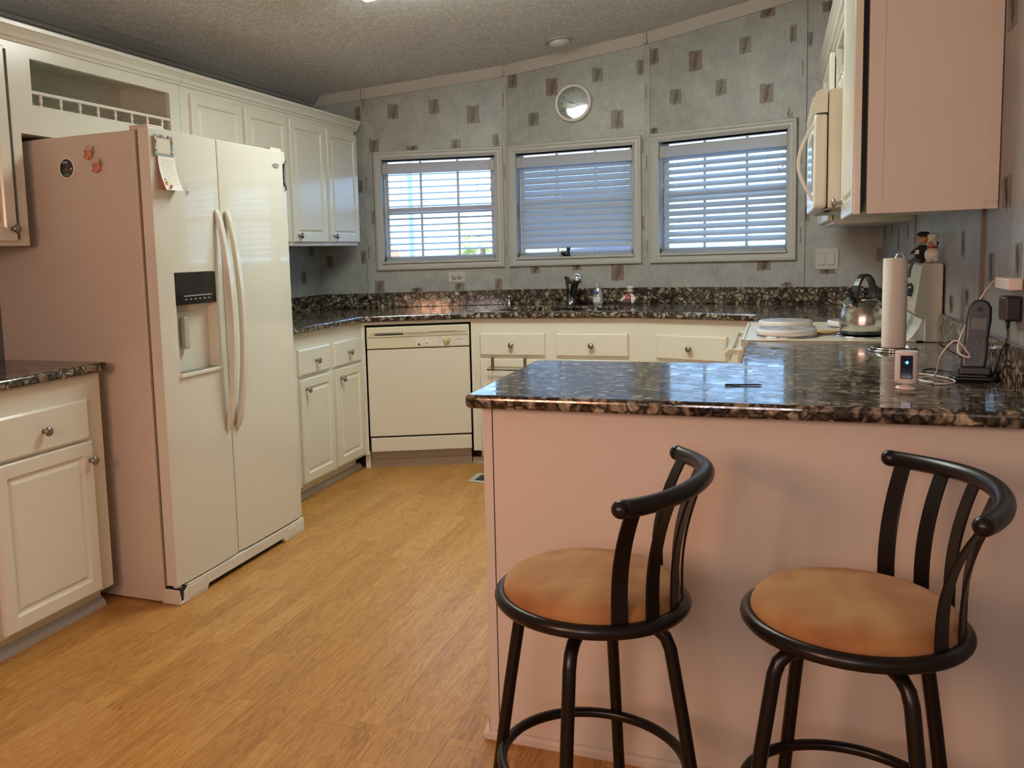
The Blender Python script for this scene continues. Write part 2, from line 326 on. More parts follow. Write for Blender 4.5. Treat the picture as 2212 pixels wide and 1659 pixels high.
def motif(mb, s0, s1, z0, z1, t, M, y=-.0006):
    """a printed square with a fern spray; local coords (s, y, z)"""
    rnd = random.Random(int(s0*1000+z0*777))
    T = lambda a, b, yy=y: tuple(M @ Vector((a, yy, b)))
    bm_ = {'R': MOT_R, 'B': MOT_B, 'G': MOT_G}[t]
    w, h = s1-s0, z1-z0
    pts = []
    j = lambda k: rnd.uniform(-k, k)
    n = 5
    for i in range(n): pts.append((s0+w*i/n, z0+j(.0025)))
    for i in range(n): pts.append((s1+j(.002), z0+h*i/n))
    for i in range(n): pts.append((s1-w*i/n, z1+j(.004)))
    for i in range(n): pts.append((s0+j(.002), z1-h*i/n))
    k = mb.mat(bm_); b0 = len(mb.v); mb.v += [T(a, b) for a, b in pts]; mb.face(list(range(b0, b0+len(pts))), k)
    if w < .03: return
    # fern
    cx = s0+w*.5+j(.006); x0, z_0 = cx-w*.12, z0-h*(.10 if h > .05 else 0); x1, z_1 = cx+w*.12, z0+h*.92
    def stroke(a, b, wd):
        d = Vector((b[0]-a[0], b[1]-a[1])); nn = Vector((-d.y, d.x)); nn = nn.normalized()*wd if nn.length > 0 else nn
        mb.quad(T(a[0]-nn.x, a[1]-nn.y, y*2), T(b[0], b[1], y*2), T(b[0]+nn.x*.2, b[1]+nn.y*.2, y*2), T(a[0]+nn.x, a[1]+nn.y, y*2), LEAF)
    stroke((x0, z_0), (x1, z_1), .0016)
    L_ = w*.46
    for i in range(7):
        f = .22+i*.11; bx, bz = x0+(x1-x0)*f, z_0+(z_1-z_0)*f; l = L_*(1-.5*f)+.004
        for sg in (-1, 1):
            a = R(48+rnd.uniform(-10, 10)); stroke((bx, bz), (bx+sg*l*cos(a), bz+l*sin(a)), .0021 if t != 'R' else .0026)

def facet_wall(name, idx, opening=None):
    P, Q = BW[idx], BW[idx+1]; M, L, ang = facetM(P, Q); mb = MB()
    zA, zB = zc(P[0])+.03, zc(Q[0])+.03; T = .115
    def slab(s0, s1, z0, z1a, z1b):
        n = len(mb.v); k = mb.mat(PAPER)
        pts = [(s0, 0, z0), (s1, 0, z0), (s1, T, z0), (s0, T, z0), (s0, 0, z1a), (s1, 0, z1b), (s1, T, z1b), (s0, T, z1a)]
        mb.v.extend(tuple(M @ Vector(p)) for p in pts)
        for q in ((3, 2, 1, 0), (4, 5, 6, 7), (0, 1, 5, 4), (1, 2, 6, 5), (2, 3, 7, 6), (3, 0, 4, 7)): mb.face([n+i for i in q], k)
    zt = lambda s_: zA+(zB-zA)*s_/L
    if opening:
        a, b, z0, z1 = opening
        slab(0, a, 0, zt(0), zt(a)); slab(b, L, 0, zt(b), zt(L)); slab(a, b, 0, z0, z0); slab(a, b, z1, zt(a), zt(b))
    else: slab(0, L, 0, zt(0), zt(L))
    for (k, s0, s1, z0, z1, t) in MOT:
        if k == idx: motif(mb, s0, s1, z0, z1, t, M)
    return mb.build(name, parent=None, kind='structure'), M, L, ang

# window placement along facets 1..3
T0 = [.0466, .0161, .0187]; WW = .8535; WZ0, WZ1 = 1.1599, 1.9412; TW = .054
OZ0, OZ1 = 1.215, 1.886
facet_wall('wall_back_far_left', 0)
WIN = []
for i, nm in zip((1, 2, 3), ('wall_back_left', 'wall_back', 'wall_back_right')):
    a = T0[i-1]+TW; b = T0[i-1]+WW-TW
    o, M, L, ang = facet_wall(nm, i, (a, b, OZ0, OZ1)); WIN.append((M, L, ang, T0[i-1]))
facet_wall('wall_back_far_right', 4)

# side walls, floor, ceiling
def sidewall(name, x, y0, y1, sign, mots):
    mb = MB(); z = zc(x)+.03
    mb.box(x, x+sign*.1, y0, y1, 0, z, PAPER)
    # local frame: s along +y for left wall seen from +x
    M = Matrix(((0, 1 if sign > 0 else -1, 0, x), (1, 0, 0, 0), (0, 0, 1, 0), (0, 0, 0, 1)))
    for (a, b, c, d) in mots: motif(mb, a, b, c, d, 'B' if (a*10) % 2 > 1 else 'G', M)
    mb.build(name, kind='structure')
sidewall('wall_left', XL, YB, 5.25, -1, MOT_L)
sidewall('wall_right', XR, YB, 5.25, 1, MOT_RT)
mb = MB(); mb.box(XL-.1, XR+.1, YB-.1, YB, 0, 2.75, PANEL); mb.build('wall_rear', kind='structure')
mb = MB(); mb.quad((XL-.2, YB-.1, 0), (XR+.2, YB-.1, 0), (XR+.2, 5.8, 0), (XL-.2, 5.8, 0), WOOD); mb.box(XL-.2, XR+.2, YB-.1, 5.8, -.1, -.002, WOOD); mb.build('floor', kind='structure')
mb = MB(); xa, xb = XL-.12, XR+.12
n = len(mb.v); k = mb.mat(POP)
mb.v += [(xa, YB-.1, zc(xa)), (xb, YB-.1, zc(xb)), (xb, 5.75, zc(xb)), (xa, 5.75, zc(xa)), (xa, YB-.1, zc(xa)+.12), (xb, YB-.1, zc(xb)+.12), (xb, 5.75, zc(xb)+.12), (xa, 5.75, zc(xa)+.12)]
for q in ((3, 2, 1, 0), (4, 5, 6, 7), (0, 1, 5, 4), (1, 2, 6, 5), (2, 3, 7, 6), (3, 0, 4, 7)): mb.face([n+i for i in q][::1], k)
mb.build('ceiling', kind='structure')

# crown mouldings on the bay facets (follow the ceiling slope) + left wall cove
tn = 1
for i in range(5):
    P, Q = BW[i], BW[i+1]; M, L, ang = facetM(P, Q); mb = MB(); k = mb.mat(CROWN); n = len(mb.v)
    prof = [(0, -.092), (-.010, -.092), (-.014, -.080), (-.030, -.020), (-.034, -.016), (-.034, .012), (0, .012)]
    ends = [(0, zc(P[0])), (L, zc(Q[0]))]
    for s_, z_ in ends: mb.v += [tuple(M @ Vector((s_, y, z_+dz+.026))) for y, dz in prof]
    K = len(prof)
    for j in range(K): j2 = (j+1) % K; mb.face([n+j, n+K+j, n+K+j2, n+j2], k)
    mb.face([n+j for j in range(K)], k); mb.face([n+K+j for j in range(K)][::-1], k)
    mb.build('trim_%d' % tn, kind='structure'); tn += 1
    # seam cap where two lengths meet
    if i:
        cb = MB(); M2 = Matrix.Translation((P[0], P[1], 0)) @ Matrix.Rotation(ang, 4, 'Z')
        cb.prism([(-.010, zc(P[0])-.066), (.012, zc(P[0])-.066), (.012, zc(P[0])-.002), (-.010, zc(P[0])-.002)], -.037, -.004, CROWN, M2, axis='y')
        cb.build('trim_%d' % tn, bevel=.002, kind='structure'); tn += 1
mb = MB(); zz = zc(XL)
mb.prism([(XL, zz-.058), (XL+.012, zz-.058), (XL+.016, zz-.046), (XL+.030, zz-.040), (XL+.052, zz-.014), (XL+.056, zz-.006), (XL+.056, zz+.006), (XL, zz+.006)], YB, 5.21, GREYTRIM, axis='y')
mb.build('trim_%d' % tn, kind='structure'); tn += 1
# seam battens on walls
def batten(P, ang, w, z0, z1, mat=PAPER):
    global tn
    mb = MB(); M2 = Matrix.Translation((P[0], P[1], 0)) @ Matrix.Rotation(ang, 4, 'Z')
    mb.box(-w/2, w/2, -.007, .001, z0, z1, mat, M2)
    for q in range(3):
        zq = z0+.25+.47*q+random.uniform(-.05, .05)
        mb.box(-w*.22, w*.02, -.0076, -.007, zq, zq+.085, MOT_B, M2)
    mb.build('trim_%d' % tn, bevel=.002, kind='structure'); tn += 1
for i in (1, 2, 3, 4):
    a1 = facetM(BW[i-1], BW[i])[2]; a2 = facetM(BW[i], BW[i+1])[2]
    batten(BW[i], (a1+a2)/2, .036, 1.012, zc(BW[i][0])-.06)
batten((XR, 2.735), R(-90), .026, 1.012, 2.6, flat('batten_brown', (.20, .13, .105), .5))
batten((XR, 4.0), R(-90), .03, 1.012, 2.6)

# ------------------------------------------------------------------ windows and blinds
STR = flat('blind_cord', (.70, .68, .62), .7)
tilts = [R(14), R(58), R(40)]
slabels = ['white slatted blind with open slats showing greenery, window left of the clock',
           'white slatted blind closed almost flat, middle window above the sink faucet',
           'white slatted blind with half-open bright slats, window nearest the microwave']
for wi, (M, L, ang, t0) in enumerate(WIN):
    w = bpy.data.objects.new('window_%d' % (wi+1), None); COL.objects.link(w); w.matrix_world = M @ Matrix.Translation((t0, 0, 0)); w['kind'] = 'structure'
    mb = MB()
    mb.rings(0, WW, WZ0, WZ1, [(0, -.002), (0, -.014), (.004, -.020), (.016, -.022), (.022, -.017), (.036, -.017), (.044, -.012), (.052, -.008), (TW, -.006)])
    mb.f.pop(-2); mb.mi.pop(-2); mb.sm.pop(-2); mb.f.pop(-1); mb.mi.pop(-1); mb.sm.pop(-1)
    # reveal lining
    x0, x1 = TW, WW-TW
    for (a, b) in (((x0, OZ0), (x1, OZ0)), ((x1, OZ0), (x1, OZ1)), ((x1, OZ1), (x0, OZ1)), ((x0, OZ1), (x0, OZ0))):
        mb.quad((a[0], -.006, a[1]), (b[0], -.006, b[1]), (b[0], .11, b[1]), (a[0], .11, a[1]))
    mb.build('window_frame', TRIM, w)
    # inner ledge
    MB().box(TW-.006, WW-TW+.006, -.026, .10, OZ0-.010, OZ0+.004).build('sill', TRIM, w, bevel=.003)
    # sashes
    sb = MB(); ya, yb = .082, .104
    sb.box(x0, x0+.03, ya, yb, OZ0, OZ1); sb.box(x1-.03, x1, ya, yb, OZ0, OZ1); sb.box(x0, x1, ya, yb, OZ0, OZ0+.035); sb.box(x0, x1, ya, yb, OZ1-.006, OZ1)
    sb.box(x0, x1, ya-.006, yb, OZ0+.315, OZ0+.36)
    for q in (1, 2):
        xx = x0+(x1-x0)*q/3; sb.box(xx-.008, xx+.008, .090, .100, OZ0+.03, OZ1-.005)
    sb.build('sash', WHITE, w, bevel=.002)
    MB().quad((x0, .095, OZ0), (x1, .095, OZ0), (x1, .095, OZ1), (x0, .095, OZ1)).build('pane', GLASS, w)
    # blind
    b = thing('window_blind', slabels[wi], 'blind', (M @ Vector((t0, 0, 0))), ang, None)
    bx0, bx1 = x0+.006, x1-.006
    v = MB(); v.box(bx0-.003, bx1+.003, .002, .010, 1.794, 1.862); v.box(bx0-.003, bx0+.006, .002, .05, 1.794, 1.862); v.box(bx1-.006, bx1+.003, .002, .05, 1.794, 1.862)
    v.box(bx0-.004, bx0+.031, -.001, .003, 1.793, 1.863); v.box(bx1-.031, bx1+.004, -.001, .003, 1.793, 1.863)
    v.build('valance', SLAT, b, bevel=.002)
    MB().box(bx0+.01, bx1-.01, .014, .052, 1.832, 1.854).build('headrail', SLAT, b)
    sl = MB(); yc = .036; z = 1.790; sw = .0245; tl = tilts[wi]
    zs = []
    while z > 1.275: zs.append(z); z -= .0415
    for q in zs:
        K = 5; pr_ = []
        for e in range(K):
            u = -1+2*e/(K-1); dz_ = .0025*(1-u*u)
            yy = u*sw*cos(tl)-dz_*sin(tl); z2 = u*sw*sin(tl)+dz_*cos(tl); pr_.append((yc+yy, q+z2))
        th = .0013; poly = pr_+[(a+th*sin(tl), c-th*cos(tl)) for a, c in reversed(pr_)]
        sl.prism(poly, bx0+.014, bx1-.004 if wi != 2 else bx1-.001, axis='x')
    for q in range(3): sl.box(bx0+.006, bx1-.004, .012, .060, 1.2345+.0085*q, 1.2375+.0085*q)
    sl.build('slats', SLAT, b)
    MB().box(bx0+.004, bx1-.003, .010, .062, OZ0+.005, OZ0+.016).build('bottom_rail', SLAT, b, bevel=.002)
    for xx in (bx0+.11, bx1-.11):
        c = MB()
        for yy in (.0095, .062): c.tube([(xx, yy, 1.835), (xx, yy, 1.24)], .0008, 5)
        for q in zs: c.tube([(xx, .010, q-.019), (xx, .062, q-.019)], .0006, 4)
        c.build('ladder_cord', STR, b)
    # pull cords with tassels
    pulls = [[(bx0+.028, 1.225 if False else 1.196), (bx1-.022, 1.66), (bx1-.012, 1.63)], [(bx0+.022, 1.44), (bx0+.034, 1.245), (bx1-.052, 1.69), (bx1-.040, 1.66)], [(bx0+.018, 1.615), (bx0+.008, 1.185), (bx1-.04, 1.66), (bx1-.02, 1.68)]][wi]
    for xx, ze in pulls:
        yy = -.031 if ze < 1.24 else -.004
        p = MB(); p.tube([(xx, .0, 1.80), (xx+.001, yy if yy > -.02 else -.006, 1.60), (xx, yy, ze+.03)] if ze < 1.5 else [(xx, -.003, 1.80), (xx, yy, ze+.02)], .0009, 5)
        p.build('pull_cord', STR, b)
        MB().lathe([(.0015, .022), (.0035, .020), (.0042, .010), (.0065, .002), (.006, 0), (0, 0)][::-1], (xx, yy, ze), 10).build('tassel', flat('tassel_wood', (.60, .54, .44), .5), b)

# ------------------------------------------------------------------ outdoors
LAWN = flat('lawn', (.50, .50, .44), .9, noise=.4, nscale=3)
mb = MB(); mb.quad((-18, 5.9, -.6), (16, 5.9, -.6), (16, 34, -.6), (-18, 34, -.6)); mb.build('ground', LAWN, kind='structure')
mb = MB(); mb.box(-1.62, -.98, 7.0, 7.7, -.59, 1.72); 
shed = mb.build('shed', flat('mauve_siding', (.28, .26, .30), .8), bevel=.01, label='mauve-grey storage shed seen dimly through the middle window', cat='shed')
post = thing('porch_post', 'pale porch post standing outside the left window', 'post', (-2.82, 6.6, -.6))
MB().box(-.05, .05, -.05, .05, 0, 3.1).build('post_shaft', flat('post_paint', (.45, .52, .62), .7), post, bevel=.006)
MB().box(-.09, .09, -.09, .09, 0, .12).build('post_base', MATS['post_paint'], post, bevel=.006)
cr = MB(); cr.box(-.14, .14, -.1, .1, -.58, 1.33); cr.build('planter_box', flat('terracotta', (.45, .19, .12), .8), bevel=.01, label='terracotta planter beside the porch post outside', cat='planter').location = (-3.10, 6.95, 0)
leafm = flat('tree_leaves', (.50, .52, .22), .8, noise=.35, nscale=3)
def tree(x, y, h, r, sd, label):
    rnd = random.Random(sd); t = thing('tree', label, 'tree', (x, y, -.6), 0, 'trees beyond the windows')
    MB().tube([(0, 0, 0), (.05, 0, h*.5), (0, .05, h*.8)], [.12, .09, .05], 10).build('trunk', flat('bark', (.16, .11, .07), .9), t)
    mb = MB()
    for i in range(26):
        a = rnd.uniform(0, 2*pi); e = rnd.uniform(-.6, 1); q = r*rnd.uniform(.3, 1)
        mb.ball((q*cos(a), q*sin(a), h*.75+e*r*.8), r*rnd.uniform(.15, .28), seg=9, rings=6)
    o = mb.build('foliage', leafm, t, sub=1); d = o.modifiers.new('d', 'DISPLACE'); tx = bpy.data.textures.new('tx%d' % sd, 'CLOUDS'); tx.noise_scale = .25; d.texture = tx; d.strength = .25
tree(-6.1, 18.5, 2.6, .75, 1, 'green yellow leafy tree seen through the left window')
tree(-4.7, 21, 2.7, .6, 2, 'small darker tree right of the yellow green one outside')

# ------------------------------------------------------------------ cabinets
RP = [(0, 0), (0, -.016), (.004, -.020), (.046, -.020), (.052, -.012), (.060, -.011), (.072, -.017)]
DF = [(0, 0), (0, -.013), (.008, -.020)]
def knob(x, z, parent, m=NICK, y=-.020):
    MB().lathe([(0, .0), (.0085, .0), (.006, .004), (.0048, .012), (.009, .017), (.0155, .020), (.0168, .024), (.014, .0285), (.006, .031), (0, .031)],
               (x, y, z), 18, M=Matrix.Rotation(R(90), 4, 'X')).build('knob', m, parent)
def door(x0, x1, z0, z1, root, kx=None, kz=None, off=0, nm='door'):
    d = MB().rings(x0, x1, z0, z1, [(a, b-off) for a, b in RP]).build(nm, CAB, root, bevel=.0012)
    if kx is not None: knob(kx, kz, d, y=-.020-off)
    return d
def drawer(x0, x1, z0, z1, root):
    d = MB().rings(x0, x1, z0, z1, DF).build('drawer', CAB, root, bevel=.001); knob((x0+x1)/2, (z0+z1)/2-.003, d); return d
def crown_part(x0, x1, root, endR=False, endL=False):
    prof = [(0, 2.062), (-.006, 2.062), (-.010, 2.072), (-.018, 2.076), (-.022, 2.090), (-.034, 2.104), (-.040, 2.108), (-.040, 2.122), (0, 2.122)]
    mb = MB(); mb.prism(prof, x0, x1+(.03 if endR else 0), axis='x'); 
    mb.build('crown', CAB, root)
def upper_carcass(W, D, z0, z1, root, openings, extra=None):
    """face frame with openings plus sides, back, top, bottom. local: x along, y depth, z"""
    mb = MB(); t = .019
    mb.box(0, .016, t, D, z0, z1); mb.box(W-.016, W, t, D, z0, z1); mb.box(.016, W-.016, D-.008, D, z0, z1)
    mb.box(.016, W-.016, t, D-.008, z0, z0+.016); mb.box(.016, W-.016, t, D-.008, z1-.016, z1)
    # frame: tile around openings
    xs = sorted(set([0, W]+[a for o in openings for a in o[:2]])); zs_ = sorted(set([z0, z1]+[a for o in openings for a in o[2:]]))
    for i in range(len(xs)-1):
        run = None
        for j in range(len(zs_)-1):
            cx_, cz_ = (xs[i]+xs[i+1])/2, (zs_[j]+zs_[j+1])/2
            hole = any(o[0] < cx_ < o[1] and o[2] < cz_ < o[3] for o in openings)
            if not hole:
                if run is None: run = zs_[j]
                if j == len(zs_)-2: mb.box(xs[i], xs[i+1], 0, t, run, zs_[j+1])
            elif run is not None: mb.box(xs[i], xs[i+1], 0, t, run, zs_[j]); run = None
    mb.build('carcass', CAB, root)
def spindle_rail(x0, x1, z0, root, n):
    g = MB(); g.box(x0, x1, .004, .016, z0, z0+.010, CAB); g.box(x0, x1, .002, .018, z0+.050, z0+.062, CAB)
    o = g.build('gallery_rail', CAB, root, bevel=.002)
    for i in range(n):
        x = x0+(x1-x0)*(i+.5)/n
        MB().lathe([(.0045, 0), (.007, .004), (.0035, .010), (.007, .018), (.0075, .024), (.004, .033), (.0065, .037), (.0045, .042)], (x, .010, z0+.009), 10).build('spindle', CAB, o)

LX = -2.5406   # face plane of left uppers
def left(name, label, y0, x=LX): return thing(name, label, 'cabinet', (x, y0, 0), R(90))
DU = -XL+LX-.002
c = left('upper_cabinet', 'cream upper wall cabinet at the photo\'s left edge, left of the refrigerator', 1.40)
W = 1.02; upper_carcass(W, DU, 1.338, 2.09, c, [(.04, .48, 1.36, 2.03), (.54, 1.0, 1.36, 2.03)]); crown_part(0, W, c)
door(.03, .49, 1.352, 2.035, c, .44, 1.396); door(.53, .972, 1.352, 2.035, c, .948, 1.396)
c = left('upper_cabinet', 'shallow cream cabinet over the refrigerator with open niche and spindle rail', 2.42)
W = .945; MB().box(0, .020, 0, .15, 1.338, 1.742).build('end_stile', CAB, c)
upper_carcass(W, DU, 1.742, 2.09, c, [(.084, .876, 1.842, 2.016)]); crown_part(0, W, c); spindle_rail(.084, .876, 1.842, c, 8)
c = left('upper_cabinet', 'cream upper cabinet with two doors, partly hidden by the refrigerator', 3.367)
W = .922; upper_carcass(W, DU, 1.332, 2.09, c, [(.08, .46, 1.36, 2.02), (.52, .9, 1.36, 2.02)]); crown_part(0, W, c)
door(.063, .474, 1.352, 2.035, c, .43, 1.396); door(.503, .910, 1.352, 2.035, c, .55, 1.396)
c = left('upper_cabinet', 'cream upper cabinet with two window-lit doors beside the back wall', 4.290)
W = .850; upper_carcass(W, DU, 1.332, 2.09, c, [(.03, .40, 1.36, 2.02), (.46, .83, 1.36, 2.02)]); crown_part(0, W, c, True)
door(.017, .419, 1.352, 2.035, c, .062, 1.388); door(.450, .848, 1.352, 2.035, c, .490, 1.388)

BX = -2.2613
def base_carcass(W, D, root, z0=.088, z1=.876, toe=.065, M=None):
    mb = MB(); mb.box(0, W, 0, .019, z0, z1); mb.box(0, .016, .019, D, z0, z1); mb.box(W-.016, W, .019, D, z0, z1); mb.box(.016, W-.016, D-.008, D, z0, z1); mb.box(.016, W-.016, .019, D, z0, z0+.016)
    mb.build('carcass', CAB, root)
    MB().box(0, W, toe, toe+.015, 0, z0+.01).build('toe_kick', CAB, root)
DB = BX-XL-.01
c = left('base_cabinet', 'cream base cabinet with one drawer and door, left of the refrigerator', 1.30, BX)
base_carcass(1.135, DB, c); drawer(.64, 1.055, .652, .794, c); door(.64, 1.062, .100, .644, c, 1.058-.030+.016, .577)
drawer(.08, .60, .652, .794, c); door(.08, .60, .100, .644, c, .56, .577)
c = left('base_cabinet', 'cream base cabinet with two small drawers between refrigerator and dishwasher', 3.445, BX)
base_carcass(1.118, DB, c); z_ = 3.445
drawer(3.82-z_, 4.150-z_, .661, .797, c); drawer(4.195-z_, 4.533-z_, .661, .797, c)
door(3.82-z_, 4.168-z_, .104, .644, c, 3.874-z_, .588); door(4.203-z_, 4.535-z_, .104, .648, c, 4.262-z_, .588)

V0, V1, V2, V3 = (-2.2613, 4.563), (-1.65, 4.840), (-.70, 4.840), (-.070, 4.600)
def bayunit(name, label, P, Q, cat='cabinet'):
    M, L, ang = facetM(P, Q); return thing(name, label, cat, (P[0], P[1], 0), ang), L, ang
# dishwasher bay
a1 = facetM(V0, V1)[2]
dw, L1, _ = bayunit('dishwasher', 'almond built-in dishwasher with cream control strip and dial, under the left window', V0, V1, 'dishwasher')
x0, x1 = .033, L1-.033
MB().box(x0, x1, .02, .56, .10, .846).build('tub', DARK, dw)
MB().box(x0+.001, x1-.004, -.022, .018, .200, .716).build('door', DWDOOR, dw, bevel=.004)
p = MB(); p.box(x0+.001, x1-.004, -.030, .018, .721, .846)
pc = p.build('control_panel', ALMOND2, dw, bevel=.004)
q = MB(); q.box(x0+.020, x1-.020, -.0315, -.0295, .798, .812, flat('almond_shadow', (.42, .39, .29), .5)); q.box(x0+.012, x1-.012, -.036, -.029, .790, .797, ALMOND2)
q.box(x0+.05, x0+.215, -.0325, -.0310, .809, .812, DARK); q.box(x0+.05, x0+.215, -.0330, -.0310, .7985, .806, DARK); q.box(x0+.245, x0+.335, -.0335, -.031, .7985, .811, flat('latch_grey', (.36, .34, .27), .5)); q.box(x0+.365, x0+.53, -.0325, -.031, .809, .8115, DARK)
q.build('vent_grille', parent=pc)
q = MB(); q.box(x0+.290, x1-.020, -.0312, -.0300, .728, .785, flat('control_white', (.64, .61, .53), .4)); ink = flat('panel_ink', (.10, .09, .08), .6)
q.box(x0+.298, x0+.312, -.0318, -.031, .731, .745, ink)
for zz_ in (.775, .760, .745): q.box(x0+.412, x0+.438, -.0316, -.031, zz_, zz_+.0012, ink)
for zz_, w_ in ((.779, .018), (.760, .009), (.744, .006)): q.box(x0+.498, x0+.498+w_, -.0316, -.031, zz_, zz_+.0012, ink)
for xx_ in (.330, .360): q.box(x0+xx_, x0+xx_+.012, -.0316, -.031, .770, .7712, ink)
q.box(x0+.334, x0+.366, -.0316, -.031, .746, .765, flat('button_ivory', (.70, .68, .60), .4)); q.box(x0+.340, x0+.360, -.0320, -.0314, .742, .750, flat('button_grey', (.38, .36, .31), .5))
addmesh(q, text('Whirlpool', .010, Matrix.Translation((x0+.530+.008, -.0318, .7625)) @ Matrix.Rotation(R(90), 4, 'X'), ink), ink)
q.build('control_label', parent=pc)
q = MB(); Mx = Matrix.Rotation(R(90), 4, 'X')
q.lathe([(.0225, 0), (.0225, .003), (.019, .006), (.0165, .014), (0, .014)], (x0+.468, -.031, .757), 24, M=Mx)
q.box(-.0025, .0025, -.020, -.013, -.0185, .0185, None, Matrix.Translation((x0+.468, -.031, .757)) @ Matrix.Rotation(R(25), 4, 'Y'))
q.build('dial', flat('dial_gold', (.58, .50, .28), .3), pc)
MB().box(x0+.004, x1-.004, -.018, .012, .105, .190).build('access_panel', DWDOOR, dw, bevel=.006)
q = MB(); q.box(x0, x1, .060, .080, .0, .10); q.box(x0, x1, .052, .062, .0, .045); q.build('toe_kick', flat('toe_taupe', (.40, .36, .31), .5), dw)
fl = thing('cabinet_filler', 'cream filler frame around the dishwasher opening', 'cabinet', (V0[0], V0[1], 0), a1)
q = MB(); q.box(0, .024, 0, .03, .088, .876); q.box(L1-.024, L1, 0, .03, .088, .876); q.box(.024, L1-.024, 0, .03, .858, .876); q.box(0, .030, .03, .05, 0, .1); q.build('filler_frame', CAB, fl, bevel=.001)
# sink base
c, L2, _ = bayunit('base_cabinet', 'cream sink base cabinet with two drawer fronts below the middle window', V1, V2)
base_carcass(L2, .45, c)
X = lambda wx: wx-V1[0]
drawer(X(-1.618), X(-1.228), .660, .793, c); drawer(X(-1.162), X(-.760), .660, .793, c)
door(X(-1.618), X(-1.228), .104, .643, c, X(-1.262), .585); door(X(-1.162), X(-.760), .104, .643, c, X(-1.12), .585)
# right bay base
c, L3, _ = bayunit('base_cabinet', 'cream base cabinet with a wide drawer front beside the range', V2, V3)
base_carcass(L3, .42, c); drawer(.105, .500, .660, .793, c); door(.105, .500, .104, .643, c, .14, .585)
c = thing('base_cabinet', 'cream corner base cabinet hidden behind the range oven handle', 'cabinet', (-.07, 4.60, 0), R(-90))
base_carcass(.54, XR+.07-.01, c)
c = thing('base_cabinet', 'cream base cabinet between the range and the peninsula', 'cabinet', (-.07, 3.288, 0), R(-90))
base_carcass(.60, XR+.07-.01, c)
# towel rack over sink door
t = thing('towel_bar', 'dark over-the-door towel bar hanging on the left sink cabinet door', 'towel rack', (V1[0]+.0, 4.820, 0))
q = MB()
for xx in (X(-1.540), X(-1.345)):
    q.box(xx-.009, xx+.009, -.0025, -.0005, .582, .6455); q.box(xx-.009, xx+.009, -.0025, .021, .6450, .6465); 
    q.tube([(xx, -.002, .584), (xx, -.030, .582)], .005, 8)
q.build('hook_strap', flat('bronze_strap', (.16, .14, .11), .4, metal=.6), t)
MB().tube([(X(-1.565), -.032, .582), (X(-1.315), -.032, .582)], .0045, 10).build('rod', flat('dark_rod', (.10, .08, .07), .3, metal=.8), t)

# right uppers: facing -X, local x = -world y
FX = .214; DR = XR-FX-.002
def right(name, label, y1): return thing(name, label, 'cabinet', (FX, y1, 0), R(-90))
c = right('upper_cabinet', 'large cream upper cabinet with pink-lit end panel at upper right', 3.288)
W = 3.288-2.582; upper_carcass(W, DR, 1.336, 2.30, c, [(.04, W-.04, 1.36, 2.26)])
q = MB(); q.rings(-DR, 0, 1.330, 2.30, [(0, 0), (0, -.002), (.002, -.003)]) if False else None
e = MB(); e.box(W, W+.003, 0, DR, 1.327, 2.30); e.box(W+.003, W+.006, DR-.030, DR, 1.345, 2.30); e.box(W+.003, W+.0055, .035, DR-.03, 1.327, 1.362); e.box(W+.003, W+.0055, 0, .036, 1.327, 2.30)
e.build('end_panel', PANEL, c, bevel=.001)
dd = door(0, W-.036, 1.328, 2.28, c, .042, 1.385); dd.location = (.018, -.001, 0); dd.rotation_euler = (0, 0, -math.atan(.013/.67))
c = right('upper_cabinet', 'short cream cabinet over the microwave with open spindle-railed niche', 4.052)
W = .76; upper_carcass(W, DR, 1.772, 2.12, c, [(.07, W-.07, 1.85, 2.03)]); crown_part(0, W, c); spindle_rail(.07, W-.07, 1.85, c, 7)
c = right('upper_cabinet', 'cream upper cabinet beyond the microwave, beside the back wall', 5.125)
W = 5.125-4.056; upper_carcass(W, DR, 1.332, 2.12, c, [(.04, .5, 1.36, 2.02), (.56, W-.04, 1.36, 2.02)]); crown_part(-.03, W, c)
door(.025, .52, 1.345, 2.035, c, .47, 1.40, off=.004); door(.55, W-.025, 1.345, 2.035, c, W-.07, 1.40, off=.004)

# ------------------------------------------------------------------ peninsula
PX0, PY = -.686, 2.053
c = thing('peninsula_base', 'pale pink-lit peninsula back panel behind the two bar stools', 'counter base', (0, 0, 0))
MB().box(PX0+.026, XR-.003, PY+.003, PY+.025, .0, .879).build('back_panel', PANEL, c)
MB().box(PX0, PX0+.024, PY, PY+.59, .0, .879).build('end_panel', PANEL, c, bevel=.001)
MB().box(PX0+.024, PX0+.0262, PY+.004, PY+.02, .0, .879).build('seam', DARK, c)
q = MB(); q.box(PX0+.03, XR-.003, PY+.57, PY+.589, .088, .879); q.box(PX0+.03, XR-.003, PY+.03, PY+.5, .1, .12); q.build('carcass', CAB, c)
m_ = flat('worn_trim', (.62, .55, .49), .5, noise=.06, nscale=20)
q = MB(); pr_ = [(PY+.002, 0), (PY+.002, .022), (PY-.006, .021), (PY-.013, .014), (PY-.015, .004), (PY-.015, 0)]
q.prism(pr_, PX0-.012, XR-.003, axis='x'); q.build('baseboard_peninsula', m_, kind='structure')
q = MB(); q.prism([(PX0-.001, 0), (PX0-.001, .024), (PX0-.008, .022), (PX0-.014, .012), (PX0-.014, 0)], PY+.012, PY+.58, axis='y'); q.build('baseboard_peninsula_end', m_, kind='structure')
q = MB(); n = 0; q.prism([(PX0-.016, .006), (PX0-.001, .055), (PX0+.001, .020)], PY-.012, PY-.004, axis='y')
q.build('trim_splinter', flat('torn_white', (.85, .82, .72), .7), bevel=0, label='torn white trim chip at the foot of the peninsula corner', cat='trim chip')
